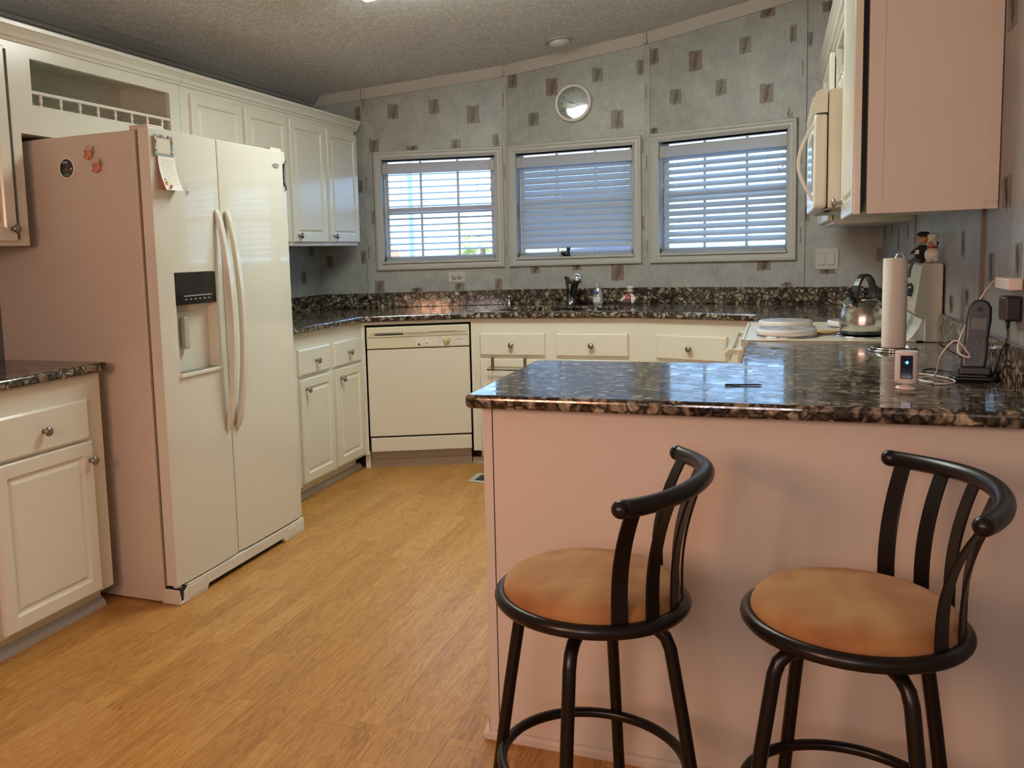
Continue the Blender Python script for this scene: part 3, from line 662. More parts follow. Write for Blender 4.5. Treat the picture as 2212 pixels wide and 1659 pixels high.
# toe mouldings
q = MB(); q.prism([(BX-.058, 0), (BX-.058, .035), (BX-.066, .035), (BX-.066, 0)], 1.3, 2.436, axis='y'); q.prism([(BX-.066, 0), (BX-.066, .030), (BX-.054, .024), (BX-.046, .010), (BX-.045, 0)], 1.3, 2.44, axis='y'); q.build('baseboard_left', TRIM, kind='structure')
q = MB(); q.prism([(BX-.066, 0), (BX-.066, .030), (BX-.054, .024), (BX-.046, .010), (BX-.045, 0)], 3.45, 4.60, axis='y'); q.build('baseboard_left_far', TRIM, kind='structure')
q = MB(); q.prism([(4.900, 0), (4.900, .035), (4.89, .033), (4.884, 0)], -1.70, -.7, axis='x'); q.build('baseboard_back', TRIM, kind='structure')

# ------------------------------------------------------------------ countertops
def counter(name, poly, label, bev=.011, cut=None, z0=.880):
    o = MB().prism(poly, z0, CT).build(name, GRAN, None)
    if cut:
        cu = []
        for (P, ang, hx, hy) in cut:
            k = MB().box(-hx, hx, -hy, hy, .8, 1.0).build('cutter', GRAN); k.location = (P[0], P[1], 0); k.rotation_euler = (0, 0, ang); cu.append(k)
        boolcut(o, cu)
    b = o.modifiers.new('bevel', 'BEVEL'); b.width = bev; b.segments = 4; b.limit_method = 'ANGLE'; b.angle_limit = R(50)
    for p in o.data.polygons: p.use_smooth = False
    tag(o, label, 'countertop'); return o
OV = .035
def rc(cx, cy, r, a0, a1, n=6): return [(cx+r*cos(a0+(a1-a0)*i/n), cy+r*sin(a0+(a1-a0)*i/n)) for i in range(n+1)]
e = .002
main = counter('countertop', [(XL+e, 3.447), (-2.2263, 3.447), (-2.2263, 4.540), (-1.643, 4.805), (-.706, 4.805), (-.1036, 4.576), (-.1036, 4.060), (XR-e, 4.060), (XR-e, BW[5][1]-e), (BW[4][0], BW[4][1]-e), (BW[3][0], BW[3][1]-e), (BW[2][0], BW[2][1]-e), (BW[1][0], BW[1][1]-e), (XL+e, BW[0][1]-e)],
    'brown granite counter wrapping the bay below the three windows', cut=[((-1.19, 5.10), 0, .37, .185)])
pen = counter('countertop', rc(-.690, 2.0056, .022, R(180), R(270))+[(XR-e, 1.9836), (XR-e, 3.290), (-.1036, 3.290), (-.1036, 2.685)]+rc(-.690, 2.663, .022, R(90), R(180)),
    'large polished granite peninsula counter in front of the bar stools')
lc = counter('countertop', [(XL+e, 1.30), (-2.2263, 1.30)]+rc(-2.2413, 2.437, .015, R(0), R(90), 5)+[(XL+e, 2.452)], 'small brown granite counter left of the refrigerator')
# backsplashes as parts
def splash(pts, par, nm='backsplash', t=.02, z1=1.013):
    for i in range(len(pts)-1):
        M, L, a = facetM(pts[i], pts[i+1]); MB().box(0, L, -t, -.001, CT, z1, None, M).build(nm, GRAN, par, bevel=.003)
splash([(XL, 3.45), BW[0]], main); splash([BW[0], BW[1]], main)
splash([BW[1], BW[2]], main); splash([BW[2], BW[3]], main); splash([BW[3], BW[4]], main); splash([BW[4], BW[5]], main); splash([BW[5], (XR, 4.06)], main)
splash([(XR, 3.29), (XR, 1.984)], pen)
splash([(XL, 1.3), (XL, 2.45)], lc)
# sink
s = thing('sink', 'undermount dark sink basin set in the bay counter', 'sink', (-1.19, 5.10, .70))
q = MB(); hx, hy = .372, .187
q.box(-hx, hx, -hy, hy, 0, .006); q.box(-hx-.004, -hx, -hy, hy, 0, .179); q.box(hx, hx+.004, -hy, hy, 0, .179); q.box(-hx, hx, -hy-.004, -hy, 0, .179); q.box(-hx, hx, hy, hy+.004, 0, .179); q.box(-.01, .01, -hy, hy, 0, .13)
q.build('basin', flat('sink_steel', (.12, .12, .11), .35, metal=.8), s)
MB().lathe([(.04, 0), (.04, .003), (.02, .001), (0, .001)], (-.2, 0, .0065), 20).build('drain', CHROME, s)
# faucet
f = thing('faucet', 'dark steel pull-out kitchen faucet behind the sink', 'faucet', (-1.205, 5.395, CT))
gm = flat('gunmetal', (.16, .155, .15), .25, metal=1)
MB().lathe([(.026, 0), (.027, .006), (.022, .012), (.0215, .085), (.023, .092), (.0235, .128), (.021, .134), (0, .134)], (0, 0, 0), 24, m=gm).build('body', parent=f)
q = MB(); q.prism([(-.024, .120), (.022, .120), (.024, .136), (.004, .158), (-.014, .182), (-.030, .186), (-.034, .180), (-.026, .160)], -.018, .018, BLACK, axis='y'); q.build('lever', parent=f, bevel=.005)
q = MB(); q.tube([(.012, -.005, .02), (.022, -.020, .075), (.040, -.035, .135), (.050, -.045, .152)], [.018, .019, .021, .023], 14, m=gm); q.build('spray_wand', parent=f)
q = MB(); q.lathe([(.0, .038), (.013, .034), (.023, .024), (.028, .008), (.029, -.018), (.024, -.022), (.022, -.014), (0, -.014)][::-1], (.056, -.050, .160), 24, m=CHROME); q.build('spray_head', parent=f)
sd = thing('soap_dispenser', 'slim steel soap pump at the left of the sink', 'soap dispenser', (-1.602, 5.392, CT))
q = MB(); q.lathe([(.013, 0), (.013, .004), (.0085, .007), (.0085, .052), (.0105, .056), (.0105, .064), (0, .064)], (0, 0, 0), 16); q.tube([(0, 0, .060), (.028, -.012, .062)], .0035, 8); q.build('pump', CHROME, sd)
# dish soap bottle
db = thing('dish_soap_bottle', 'clear dish soap bottle with blue label beside the faucet', 'bottle', (-1.035, 5.410, CT))
q = MB(); q.lathe([(.026, 0), (.029, .004), (.031, .03), (.029, .07), (.024, .090), (.012, .102), (.011, .108)], (0, 0, 0), 20, M=Matrix.Diagonal((1, .6, 1, 1))); q.build('bottle_body', flat('clear_bottle', (.72, .76, .70), .12, trans=.55, spec=.6), db)
MB().lathe([(.011, .108), (.012, .112), (.012, .122), (.006, .126), (.006, .136), (0, .136)], (0, 0, 0), 14).build('cap', flat('clear_cap', (.6, .62, .58), .3, trans=.3), db)
q = MB(); q.lathe([(.0318, .018), (.0318, .050)], (0, 0, 0), 20, M=Matrix.Diagonal((1, .62, 1, 1)), a0=R(200), a1=R(300)); q.build('label', flat('label_pale', (.62, .68, .72), .5), db)
q = MB(); q.lathe([(.0300, .066), (.0285, .082)], (0, 0, 0), 20, M=Matrix.Diagonal((1, .63, 1, 1)), a0=R(205), a1=R(285)); q.build('badge', flat('label_blue', (.03, .07, .35), .4), db)
# chef figurine
cf = thing('chef_figurine', 'small moustached chef figurine in a red apron right of the sink', 'figurine', (-.838, 5.350, CT))
q = MB(); q.prism([(-.052, .030), (.018, .030), (.014, .002), (-.040, .002)], -.040, .0, BLACK, axis='y'); q.build('tray', parent=cf, bevel=.003)
q = MB(); q.ball((.006, .0, .036), .026, CREAM, (1.15, .9, 1.35)); q.tube([(-.012, -.004, .056), (-.028, -.012, .040), (-.042, -.022, .030)], [.010, .009, .007], 10, CREAM, rnd=True); q.tube([(.024, -.002, .056), (.036, -.008, .038), (.026, -.020, .020)], [.011, .011, .009], 10, CREAM, rnd=True); q.build('body', parent=cf)
MB().ball((.002, -.006, .038), .024, RED, (1.0, .85, 1.3)).build('apron', parent=cf)
q = MB(); q.ball((.010, -.002, .082), .0165, TAN if False else flat('ceramic_skin', (.72, .58, .48), .4)); q.ball((.010, -.018, .083), .0045, MATS['ceramic_skin']); q.ball((.0045, -.016, .090), .0016, BLACK); q.ball((.0145, -.016, .090), .0016, BLACK); q.build('head', parent=cf)
q = MB(); q.tube([(-.006, -.013, .0775), (.003, -.0185, .0795), (.010, -.019, .0775), (.017, -.0185, .0795), (.026, -.012, .0775)], [.001, .0032, .003, .0032, .001], 8, BLACK); q.build('moustache', parent=cf)
MB().lathe([(.013, .092), (.013, .100), (.019, .104), (.020, .111), (.012, .115), (0, .115)], (.010, 0, 0), 16).build('chef_hat', CREAM, cf)
q = MB(); wm = flat('white_ink', (.8, .78, .74), .5)
addmesh(q, text('BON', .009, Matrix.Translation((.002, -.0268, .050)) @ Matrix.Rotation(R(90), 4, 'X'), wm), wm); addmesh(q, text('APPETIT', .0075, Matrix.Translation((.002, -.0268, .042)) @ Matrix.Rotation(R(90), 4, 'X'), wm), wm); q.build('apron_lettering', parent=cf)
# cat figurine on middle window sill
wm_ = WIN[1][0] @ Matrix.Translation((WIN[1][3], 0, 0))
cp = wm_ @ Vector((.382, -.016, 1.2185)); ct = thing('cat_figurine', 'small black glazed cat figurine on the middle window sill', 'figurine', cp)
bm_ = flat('black_glaze', (.012, .014, .016), .18)
q = MB(); q.ball((-.004, 0, .016), .016, bm_, (1.7, .8, 1.05)); q.tube([(-.028, 0, .012), (-.034, .0, .024), (-.026, .0, .036)], [.005, .0045, .003], 8, bm_, rnd=True); q.ball((.012, -.002, .026), .012, bm_, (.9, .8, 1.5)); q.tube([(.012, -.006, .004), (.024, -.008, .004)], .005, 8, bm_, rnd=True); q.build('body', parent=ct)
q = MB(); q.ball((.014, -.002, .045), .0115, bm_, (1.15, 1, 1)); q.build('head', parent=ct)
for xx in (.006, .023): MB().lathe([(.0045, 0), (0, .011)], (xx, -.002, .053), 8).build('ear', bm_, ct)

# ------------------------------------------------------------------ range
YR0, YR1 = 3.295, 4.055; RF = -.122
rg = thing('range', 'almond electric range with upright control console built into the counter', 'stove', (0, 0, 0))
MB().box(RF+.03, XR-.02, YR0+.002, YR1-.002, .10, .900).build('body', ALMOND, rg)
MB().box(RF+.06, XR-.05, YR0+.02, YR1-.02, 0, .10).build('toe_base', DARK, rg)
q = MB(); q.box(RF, .432, YR0, YR1, .894, .914); q.box(RF, RF+.012, YR0, YR1, .914, .919); q.box(RF, .43, YR0, YR0+.010, .914, .919); q.box(RF, .43, YR1-.010, YR1, .914, .919)
q.build('cooktop', ALMOND, rg, bevel=.004)
od = MB().box(RF-.012, RF+.028, YR0+.006, YR1-.006, .235, .885).build('oven_door', ALMOND, rg, bevel=.006)
q = MB(); q.prism([(RF-.052, .874), (RF-.058, .866), (RF-.036, .836), (RF-.036, .862), (RF-.030, .880), (RF-.036, .884)], YR0+.03, YR1-.03, axis='y')
q.build('door_handle', ALMOND, od, bevel=.003)
for yy in (YR0+.035, YR1-.06): MB().box(RF-.040, RF-.010, yy, yy+.022, .862, .880).build('handle_bracket', ALMOND2, od, bevel=.002)
MB().box(RF-.010, RF+.028, YR0+.006, YR1-.006, .105, .228).build('drawer', ALMOND, rg, bevel=.006)
# backguard
side = [(.452, .914), (XR-.006, .914), (XR-.006, 1.168), (.500, 1.176), (.446, 1.176), (.438, 1.170), (.418, 1.020), (.424, 1.008), (.452, .992)]
q = MB(); q.prism([(a, b) for a, b in side], YR0, YR1, axis='y')
bgd = q.build('control_console', ALMOND, rg, bevel=.005)
q = MB(); q.prism([(.40, .917), (.452, .917), (.452, .990), (.446, .992), (.434, .960), (.418, .934)], YR0+.012, YR1-.012, axis='y'); q.build('splash_cove', flat('white_enamel', (.72, .71, .66), .12), rg, bevel=.004)
def onslant(y, f_, th=0):   # point on slanted face: f_ 0..1 bottom to top
    return Vector((.418+.020*f_-th, y, 1.020+.150*f_))
for i, yy in enumerate((YR0+.10, YR0+.20, YR1-.20, YR1-.10)):
    M_ = Matrix.Translation(onslant(yy, .42)) @ Matrix.Rotation(R(-90-7), 4, 'Y')
    MB().lathe([(.026, 0), (.026, .004), (.020, .008), (.017, .022), (0, .022)], (0, 0, 0), 18, m=BLACK, M=M_).build('control_knob', BLACK, bgd)
q = MB(); M_ = Matrix.Translation(onslant((YR0+YR1)/2, .5)) @ Matrix.Rotation(R(-90-7), 4, 'Y'); q.box(-.045, .045, -.07, .07, 0, .004, BLACK, M_); q.build('clock_display', parent=bgd)
# burners
BUR = [((.030, 3.490), .092), ((.030, 3.865), .075), ((.290, 3.865), .092), ((.288, 3.490), .080)]
for (bx, by), br_ in BUR:
    q = MB(); q.lathe([(br_+.012, .0), (br_+.012, .004), (br_+.004, .006), (br_-.004, .002), (0, .002)], (bx, by, .9145), 32, m=CHROME)
    bb = q.build('drip_ring', parent=rg)
    if (bx, by) == BUR[3][0]:
        q = MB()
        for rr in (.03, .05, .068): q.lathe([(rr-.004, .002), (rr, .007), (rr+.004, .002)], (bx, by, .9145), 24, m=BLACK)
        q.build('coil', parent=bb)
covm = flat('cover_white', (.66, .62, .62), .3); covd = flat('cover_grey_rim', (.30, .27, .25), .4)
labs = ['round burner cover with faded red-brown print, nearest the oven front', 'round printed burner cover at the far front of the cooktop', 'round white burner cover behind the kettle at the far back']
for i in range(3):
    (bx, by), br_ = BUR[i]; rr = br_+.012 if i != 1 else br_+.028
    t = thing('burner_cover', labs[i], 'burner cover', (bx, by, .921), .3*i, 'burner covers on the cooktop')
    MB().lathe([(rr-.002, 0), (rr, .002), (rr, .018), (rr-.004, .022), (0, .022)], (0, 0, 0), 40).build('cover_shell', covm, t)
    q = MB(); q.lathe([(rr-.006, .0222), (rr-.006, .0226), (rr-.014, .0228), (rr-.014, .0224)], (0, 0, 0), 40, m=covd)
    rnd = random.Random(i+3)
    cm = [flat('print_rust', (.30, .14, .11), .5), flat('print_tan', (.46, .38, .32), .5), flat('print_grey', (.25, .22, .20), .5)]
    for k_ in range(9):
        a = rnd.uniform(0, 6.28); d_ = rnd.uniform(0, rr*.6); w_ = rnd.uniform(.008, .03); h_ = rnd.uniform(.006, .018)
        q.ball((d_*cos(a), d_*sin(a), .0222), 1, cm[k_ % 3], (w_, h_, .0009), seg=12, rings=4)
    q.build('cover_print', parent=t)
sp = thing('spoon_rest', 'tan oval spoon rest lying between burner covers and kettle', 'spoon rest', (.165, 3.560, .9145))
MB().lathe([(.018, 0), (.040, .004), (.052, .012), (.050, .013), (.036, .007), (0, .005)], (0, 0, 0), 28, M=Matrix.Diagonal((1.0, .8, 1, 1))).build('dish', flat('tan_glaze', (.46, .31, .14), .35), sp)
# kettle
kt = thing('kettle', 'stainless steel kettle with black arched handle on the range', 'kettle', (.288, 3.490, .924))
MB().lathe([(.076, 0), (.081, .004), (.081, .010), (.078, .012)], (0, 0, 0), 40).build('base_ring', BLACK, kt)
prof = [(.074, .010), (.080, .014), (.0815, .045), (.079, .070), (.072, .092), (.060, .110), (.046, .120), (.040, .122)]
MB().lathe(prof, (0, 0, 0), 48, m=STEEL).build('pot', parent=kt)
lid = MB().lathe([(.041, .121), (.040, .126), (.030, .131), (.012, .134), (0, .134)], (0, 0, 0), 32, m=STEEL).build('lid', parent=kt)
MB().lathe([(.004, .133), (.004, .140), (.012, .146), (.0135, .155), (.009, .163), (0, .165)], (0, 0, 0), 20, m=BLACK).build('lid_knob', parent=lid)
sd_ = Vector((-.62, -.70, 0)).normalized()
p0 = sd_*.050+Vector((0, 0, .083)); p1 = sd_*.088+Vector((0, 0, .119))
q = MB(); q.tube([p0, p0.lerp(p1, .5), p1], [.021, .019, .0175], 20, STEEL); spout = q.build('spout', parent=kt)
q = MB(); d_ = (p1-p0).normalized(); q.tube([p1-d_*.001, p1+d_*.0012], .0150, 18, BLACK); q.tube([p1+Vector((0, 0, .020)), p1+Vector((0, 0, .026))-sd_*.02], .004, 8, BLACK)
hx_ = Vector((cos(R(12)), sin(R(12)), 0)) 
q.ball(p1+Vector((.004, 0, .030)), .012, BLACK, (1.3, 1, .8)); q.tube([p1+Vector((.004, 0, .03)), sd_*.058+Vector((0, 0, .125))], .008, 10, BLACK); q.build('spout_cap', parent=spout)
q = MB(); hp = []
for i in range(17):
    a = pi*i/16; hp.append(sd_*(.050*cos(a))+Vector((0, 0, .112+(.098*sin(a)**.8 if sin(a) > 0 else 0))))
sdp = Vector((-sd_.y, sd_.x, 0))
q.ribbon(hp, .026, .010, lambda i: sdp); q.build('handle', BLACK, kt, bevel=.003)
# figurines on console
g1 = thing('rag_doll_figurine', 'small seated figure in dark clothes and black beret on the range console', 'figurine', (.455, 3.385, 1.1765))
dk = flat('navy_cloth', (.015, .015, .022), .8); gy = flat('grey_cloth', (.10, .11, .12), .8)
q = MB(); q.ball((-.006, 0, .022), .018, dk, (1, .8, 1.3)); q.tube([(-.004, 0, .03), (-.002, 0, .060)], [.015, .012], 10, dk); q.tube([(.004, -.008, .052), (.006, -.016, .030), (-.012, -.018, .016)], [.006, .006, .005], 8, dk, rnd=True); q.tube([(-.008, .008, .052), (-.024, .006, .042), (-.034, 0, .034)], [.006, .005, .004], 8, dk, rnd=True); q.build('torso', parent=g1)
q = MB(); q.tube([(-.010, -.006, .010), (-.030, -.010, .008), (-.040, -.012, -.020), (-.042, -.012, -.045)], [.007, .006, .0055, .005], 8, gy, rnd=True); q.tube([(-.006, .008, .010), (-.028, .010, .010), (-.046, .008, .0), (-.050, .008, -.02)], [.007, .006, .0055, .005], 8, gy, rnd=True); q.build('legs', parent=g1)
q = MB(); q.ball((0, 0, .078), .015, TAN, (1.1, 1, .95)); q.ball((-.014, 0, .076), .005, TAN); q.build('head', parent=g1)
MB().lathe([(.012, 0), (.019, .004), (.020, .010), (.012, .016), (0, .017)], (0, 0, .088), 18, m=dk).build('beret', parent=g1)
MB().box(-.024, -.014, -.014, .006, .030, .044, CREAM).build('menu_card', parent=g1, bevel=.001)
g2 = thing('bear_figurine', 'plump white ceramic figure with tan face and red neck scarf beside the dark doll', 'figurine', (.480, 3.365, 1.1765))
q = MB(); q.ball((0, 0, .026), .025, CREAM, (1, .9, 1.05)); q.ball((.008, -.012, .010), .010, CREAM); q.ball((-.012, -.012, .010), .010, CREAM); q.build('body', parent=g2)
MB().lathe([(.014, 0), (.017, .004), (.013, .008)], (0, 0, .048), 16, m=RED).build('scarf', parent=g2)
q = MB(); q.ball((-.002, -.002, .066), .0155, CREAM); q.ball((-.008, -.012, .062), .010, TAN); q.ball((.012, -.006, .064), .0055, BLACK); q.build('head', parent=g2)
MB().lathe([(.013, 0), (.015, .010), (.018, .016), (.010, .022), (0, .022)], (0, 0, .076), 16, m=CREAM).build('toque', parent=g2)

# ------------------------------------------------------------------ microwave
mw = thing('microwave', 'almond over-the-range microwave with bowed door handle', 'microwave', (0, 0, 0))
MX = .105
MB().box(MX+.048, XR-.004, YR0, YR1-.003, 1.372, 1.768).build('body', ALMOND, mw, bevel=.004)
dr = MB().box(MX+.004, MX+.045, YR0+.001, YR1-.18, 1.372, 1.688); do = dr.build('door', ALMOND, mw, bevel=.010, bseg=3)
MB().box(MX, MX+.005, YR0+.09, YR1-.27, 1.44, 1.63).build('door_window', flat('door_window_smoke', (.30, .29, .26), .15), do, bevel=.002)
q = MB(); q.prism([(MX+.045, 1.692), (MX+.045, 1.768), (MX+.020, 1.768), (MX+.008, 1.760), (MX+.004, 1.745), (MX+.004, 1.692)], YR0+.001, YR1-.004, axis='y')
for i in range(5): q.box(MX-.002, MX+.006, YR0+.03, YR1-.03, 1.698+.011*i, 1.703+.011*i)
q.build('top_vent', ALMOND, mw)
MB().box(MX+.004, MX+.045, YR1-.178, YR1-.004, 1.372, 1.688, ALMOND).build('keypad', parent=mw, bevel=.008)
hp = [(MX+.006-.050*sin(pi*i/14), YR0+.045, 1.400+.262*i/14) for i in range(15)]
MB().ribbon(hp, .024, .010, lambda i: (0, 1, 0)).build('door_handle', ALMOND, do, bevel=.003)
q = MB(); q.box(MX+.03, XR-.03, YR0+.03, YR1-.03, 1.366, 1.372, GREYP); q.prism([(MX+.06, 1.367), (.30, 1.367), (.27, 1.350), (MX+.10, 1.350)], YR0+.10, YR0+.30, flat('filter_grey', (.42, .41, .37), .4), axis='y')
for i in range(4): q.box(MX+.045, MX+.065, YR0+.05+.05*i, YR0+.075+.05*i, 1.364, 1.368, DARK)
q.build('underside_grille', parent=mw)

# ------------------------------------------------------------------ refrigerator
FXF = -2.034; F0, F1 = 2.5173, 3.4301; FS = 2.9150
fr = thing('refrigerator', 'bisque side-by-side refrigerator with ice and water dispenser', 'refrigerator', (0, 0, 0))
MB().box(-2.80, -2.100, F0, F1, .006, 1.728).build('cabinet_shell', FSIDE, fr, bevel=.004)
MB().box(-2.100, -2.086, F0+.012, F1-.012, .075, 1.724).build('gasket', flat('gasket_brown', (.16, .11, .08), .7), fr)
def fdoor(y0, y1):
    mb = MB(); K = 12; pts = [(-2.086, y0), (-2.086, y1)]
    # slightly crowned front
    for i in range(K+1):
        u = 1-i/K; yy = y0+(y1-y0)*u; pts.append((FXF-.0075*(2*u-1)**4+.0015, yy))
    mb.prism(pts[::-1], .072, 1.731); return mb
ld = fdoor(F0, FS-.003).build('door', FRIDGE, fr)
rd = fdoor(FS+.003, F1).build('door', FRIDGE, fr)
cut = MB().box(FXF-.045, FXF+.03, 2.605, 2.853, .848, 1.100).build('cutter', FRIDGE); cut.parent = None
cut2 = MB().box(FXF-.010, FXF+.03, 2.603, 2.857, 1.098, 1.222).build('cutter', FRIDGE)
boolcut(ld, [cut, cut2])
for o in (ld, rd):
    b = o.modifiers.new('bevel', 'BEVEL'); b.width = .004; b.segments = 3; b.limit_method = 'ANGLE'; b.angle_limit = R(50)
q = MB(); q.box(FXF-.009, FXF-.001, 2.606, 2.854, 1.101, 1.219); dp = q.build('dispenser_screen', SMOKE, ld, bevel=.003)
q = MB(); q.box(FXF-.001, FXF+.0003, 2.655, 2.825, 1.132, 1.1365, flat('strip_silver', (.6, .6, .58), .3, metal=.8))
for i in range(6): q.box(FXF-.001, FXF+.0002, 2.660+.028*i, 2.672+.028*i, 1.119, 1.124, flat('glyph_grey', (.25, .25, .24), .5))
q.build('button_strip', parent=dp)
pad = MB().box(FXF-.040, FXF-.020, 2.672, 2.700, .935, 1.055, None, None).build('paddle', flat('paddle_taupe', (.42, .39, .32), .4), ld, bevel=.004)
MB().box(FXF-.044, FXF-.030, 2.652, 2.712, 1.075, 1.099, None).build('nozzle', flat('nozzle_taupe', (.38, .35, .29), .4), ld, bevel=.003)
q = MB(); q.box(FXF-.044, FXF+.010, 2.600, 2.858, .834, .850); tr = q.build('drip_tray', FRIDGE, ld, bevel=.004)
MB().box(FXF-.040, FXF+.0, 2.612, 2.846, .850, .8515).build('tray_grate', flat('grate_dark', (.16, .15, .13), .4), tr)
def fhandle(y, sgn, par):
    z0_, z1_ = .588, 1.459; K = 22; mb = MB(); k = 0
    out = []; 
    for i in range(K+1):
        u = i/K; e_ = sin(pi*u); out.append((FXF+.010+.052*e_**.75 if 0 < u < 1 else FXF+.008, z0_+(z1_-z0_)*u))
    inn = [(max(FXF+.0005, a-(.018+.004*sin(pi*i/K))), b) for i, (a, b) in enumerate(out)]
    poly = out+inn[::-1]
    mb.prism(poly, y-.013, y+.013, axis='y', smooth=False); return mb.build('door_handle', FRIDGE, par, bevel=.005, bseg=3)
fhandle(2.882, 1, ld); fhandle(2.950, 1, rd)
# badge
q = MB(); Mb = Matrix.Translation((FXF-.0005, 3.335, 1.668)) @ Matrix.Rotation(R(90), 4, 'Y')
q.lathe([(1, 0), (1, .003), (.9, .0045), (0, .0045)], (0, 0, 0), 32, m=flat('badge_silver', (.55, .58, .55), .3, metal=.3), M=Mb @ Matrix.Diagonal((.013, .029, 1, 1)))
q.build('brand_badge', parent=rd)
q = MB(); Mt = Matrix.Translation((FXF+.0042, 3.335, 1.668)) @ Matrix.Rotation(R(90), 4, 'Z') @ Matrix.Rotation(R(90), 4, 'X')
addmesh(q, text('Whirlpool', .0095, Mt, ink), flat('badge_ink', (.10, .16, .13), .5)); q.build('brand_lettering', parent=rd)
MB().box(-2.13, -2.05, F0+.01, F0+.10, 1.728, 1.745).build('hinge_cap', FSIDE, fr, bevel=.003)
MB().box(-2.13, -2.05, F1-.10, F1-.01, 1.728, 1.745).build('hinge_cap', FSIDE, fr, bevel=.003)
# base grille
q = MB(); q.prism([(F0+.002, 0), (F0+.165, 0), (F0+.180, .022), (F1-.180, .022), (F1-.165, 0), (F1-.002, 0), (F1-.002, .066), (F0+.050, .066), (F0+.046, .052), (F0+.030, .044), (F0+.026, .012), (F0+.010, .012), (F0+.002, .060)], -2.115, -2.030, axis='x')
gr = q.build('base_grille', FRIDGE, fr, bevel=.003)
q = MB(); q.box(-2.10, -2.036, F0+.008, F0+.052, .008, .062, DARK); q.build('hinge_recess', parent=gr)
MB().lathe([(.016, 0), (.016, .010), (.006, .012), (0, .012)], (-2.058, F0+.025, .056), 16).build('hinge_pin', WHITE, gr)
for ya, yb in ((F0+.056, F0+.150), (F1-.150, F1-.020)): MB().box(-2.031, -2.0275, ya, yb, .014, .054).build('grille_cover', FRIDGE, gr, bevel=.002)
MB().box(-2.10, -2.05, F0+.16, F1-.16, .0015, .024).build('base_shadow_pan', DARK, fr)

# fridge magnets and papers
t = thing('magnet_frame', 'blue and red floral magnetic frame at top left of the freezer door', 'magnet', (FXF-.001, 2.585, 1.675))
q = MB(); bl = flat('frame_bluegrey', (.24, .30, .29), .6)
q.box(.003, .007, -.050, .050, .026, .034, bl); q.box(.003, .007, -.050, .050, -.040, -.030, bl); q.box(.003, .007, -.050, -.040, -.030, .026, bl); q.box(.003, .007, .040, .050, -.030, .026, bl)
q.box(.002, .0045, -.040, .040, -.030, .026, flat('frame_cream', (.62, .58, .48), .8))
fro = q.build('frame', parent=t)
q = MB(); rnd = random.Random(4)
for i in range(13):
    sidep = [(-.045, rnd.uniform(-.03, .026)), (.045, rnd.uniform(-.03, .026)), (rnd.uniform(-.04, .04), .030)][i % 3]
    q.ball((.007, sidep[0], sidep[1]), .0045, flat('rose_red', (.32, .06, .05), .6) if i % 4 else CREAM, (.25, 1, 1.2), seg=8, rings=6)
q.build('flower_prints', parent=t, kind='stuff')
t = thing('notepad', 'lined notepad with lighthouse corner print curling off the freezer door', 'notepad', (FXF-.001, 2.592, 1.635))
q = MB(); K = 10
for i in range(K):
    a, b_ = i/K, (i+1)/K; f_ = lambda u: .006+.030*u*u
    q.prism([(max(.003, f_(a)-.004), -.115*a), (max(.003, f_(b_)-.004), -.115*b_), (.002, -.115*b_), (.002, -.115*a)], -.045, .048, axis='y')
q.build('pad_block', flat('pad_shade_brown', (.34, .17, .14), .8), t)  # brown stands in for the shade under the curling top sheet
q = MB(); ln = flat('rule_grey', (.50, .46, .42), .8)
for i in range(K):
    a, b_ = i/K, (i+1)/K; q.quad((f_(a)+.001, -.046, -.12*a), (f_(a)+.001, .049, -.12*a), (f_(b_)+.001, .049, -.12*b_), (f_(b_)+.001, -.046, -.12*b_), PAPERW)
for i in range(11):
    a = .10+.07*i; q.quad((f_(a)+.0016, -.030, -.12*a), (f_(a)+.0016, .040, -.12*a), (f_(a+.012)+.0016, .040, -.12*(a+.012)), (f_(a+.012)+.0016, -.030, -.12*(a+.012)), ln)
q.build('top_sheet', parent=t)
q = MB(); q.ball((f_(.83)+.002, -.030, -.100), .010, flat('gold_print', (.60, .40, .08), .6), (.15, .7, 1.6), seg=10, rings=6); q.ball((f_(.68)+.002, -.033, -.083), .004, BLACK, (.2, .8, 1)); q.ball((f_(.9)+.002, -.012, -.106), .007, flat('rose_print', (.40, .12, .10), .6), (.15, 1.2, .8)); q.ball((f_(.95)+.002, -.022, -.114), .007, MATS['rose_print'], (.15, 1.2, .6)); q.build('corner_print', parent=t)
t = thing('adhesive_hook', 'clear adhesive hook on the freezer door right of the notepad', 'hook', (FXF-.001, 2.705, 1.525))
q = MB(); q.box(0, .003, -.008, .008, -.022, .020); q.tube([(.002, 0, -.004), (.010, 0, -.012), (.012, 0, -.006)], .0025, 8); q.build('hook_body', flat('clear_hook', (.8, .82, .8), .12, trans=.3), t, bevel=.001)
t = thing('bottle_opener', 'black and steel clip magnet at the right edge of the refrigerator door', 'magnet', (FXF-.006, 3.408, 1.645))
q = MB(); q.box(0, .008, -.006, .006, -.060, .032, BLACK); q.box(.008, .0095, -.002, .007, -.050, .020, STEEL); q.build('clip_body', parent=t, bevel=.001)
q = MB(); q.tube([(.006, 0, .028), (.010, .004, .040), (.010, .010, .046), (.008, .012, .040), (.006, .006, .030)], .0025, 8, BLACK); q.tube([(.006, 0, -.058), (.010, .004, -.070), (.006, .010, -.082)], .0035, 8, BLACK); q.build('clip_hooks', parent=t)
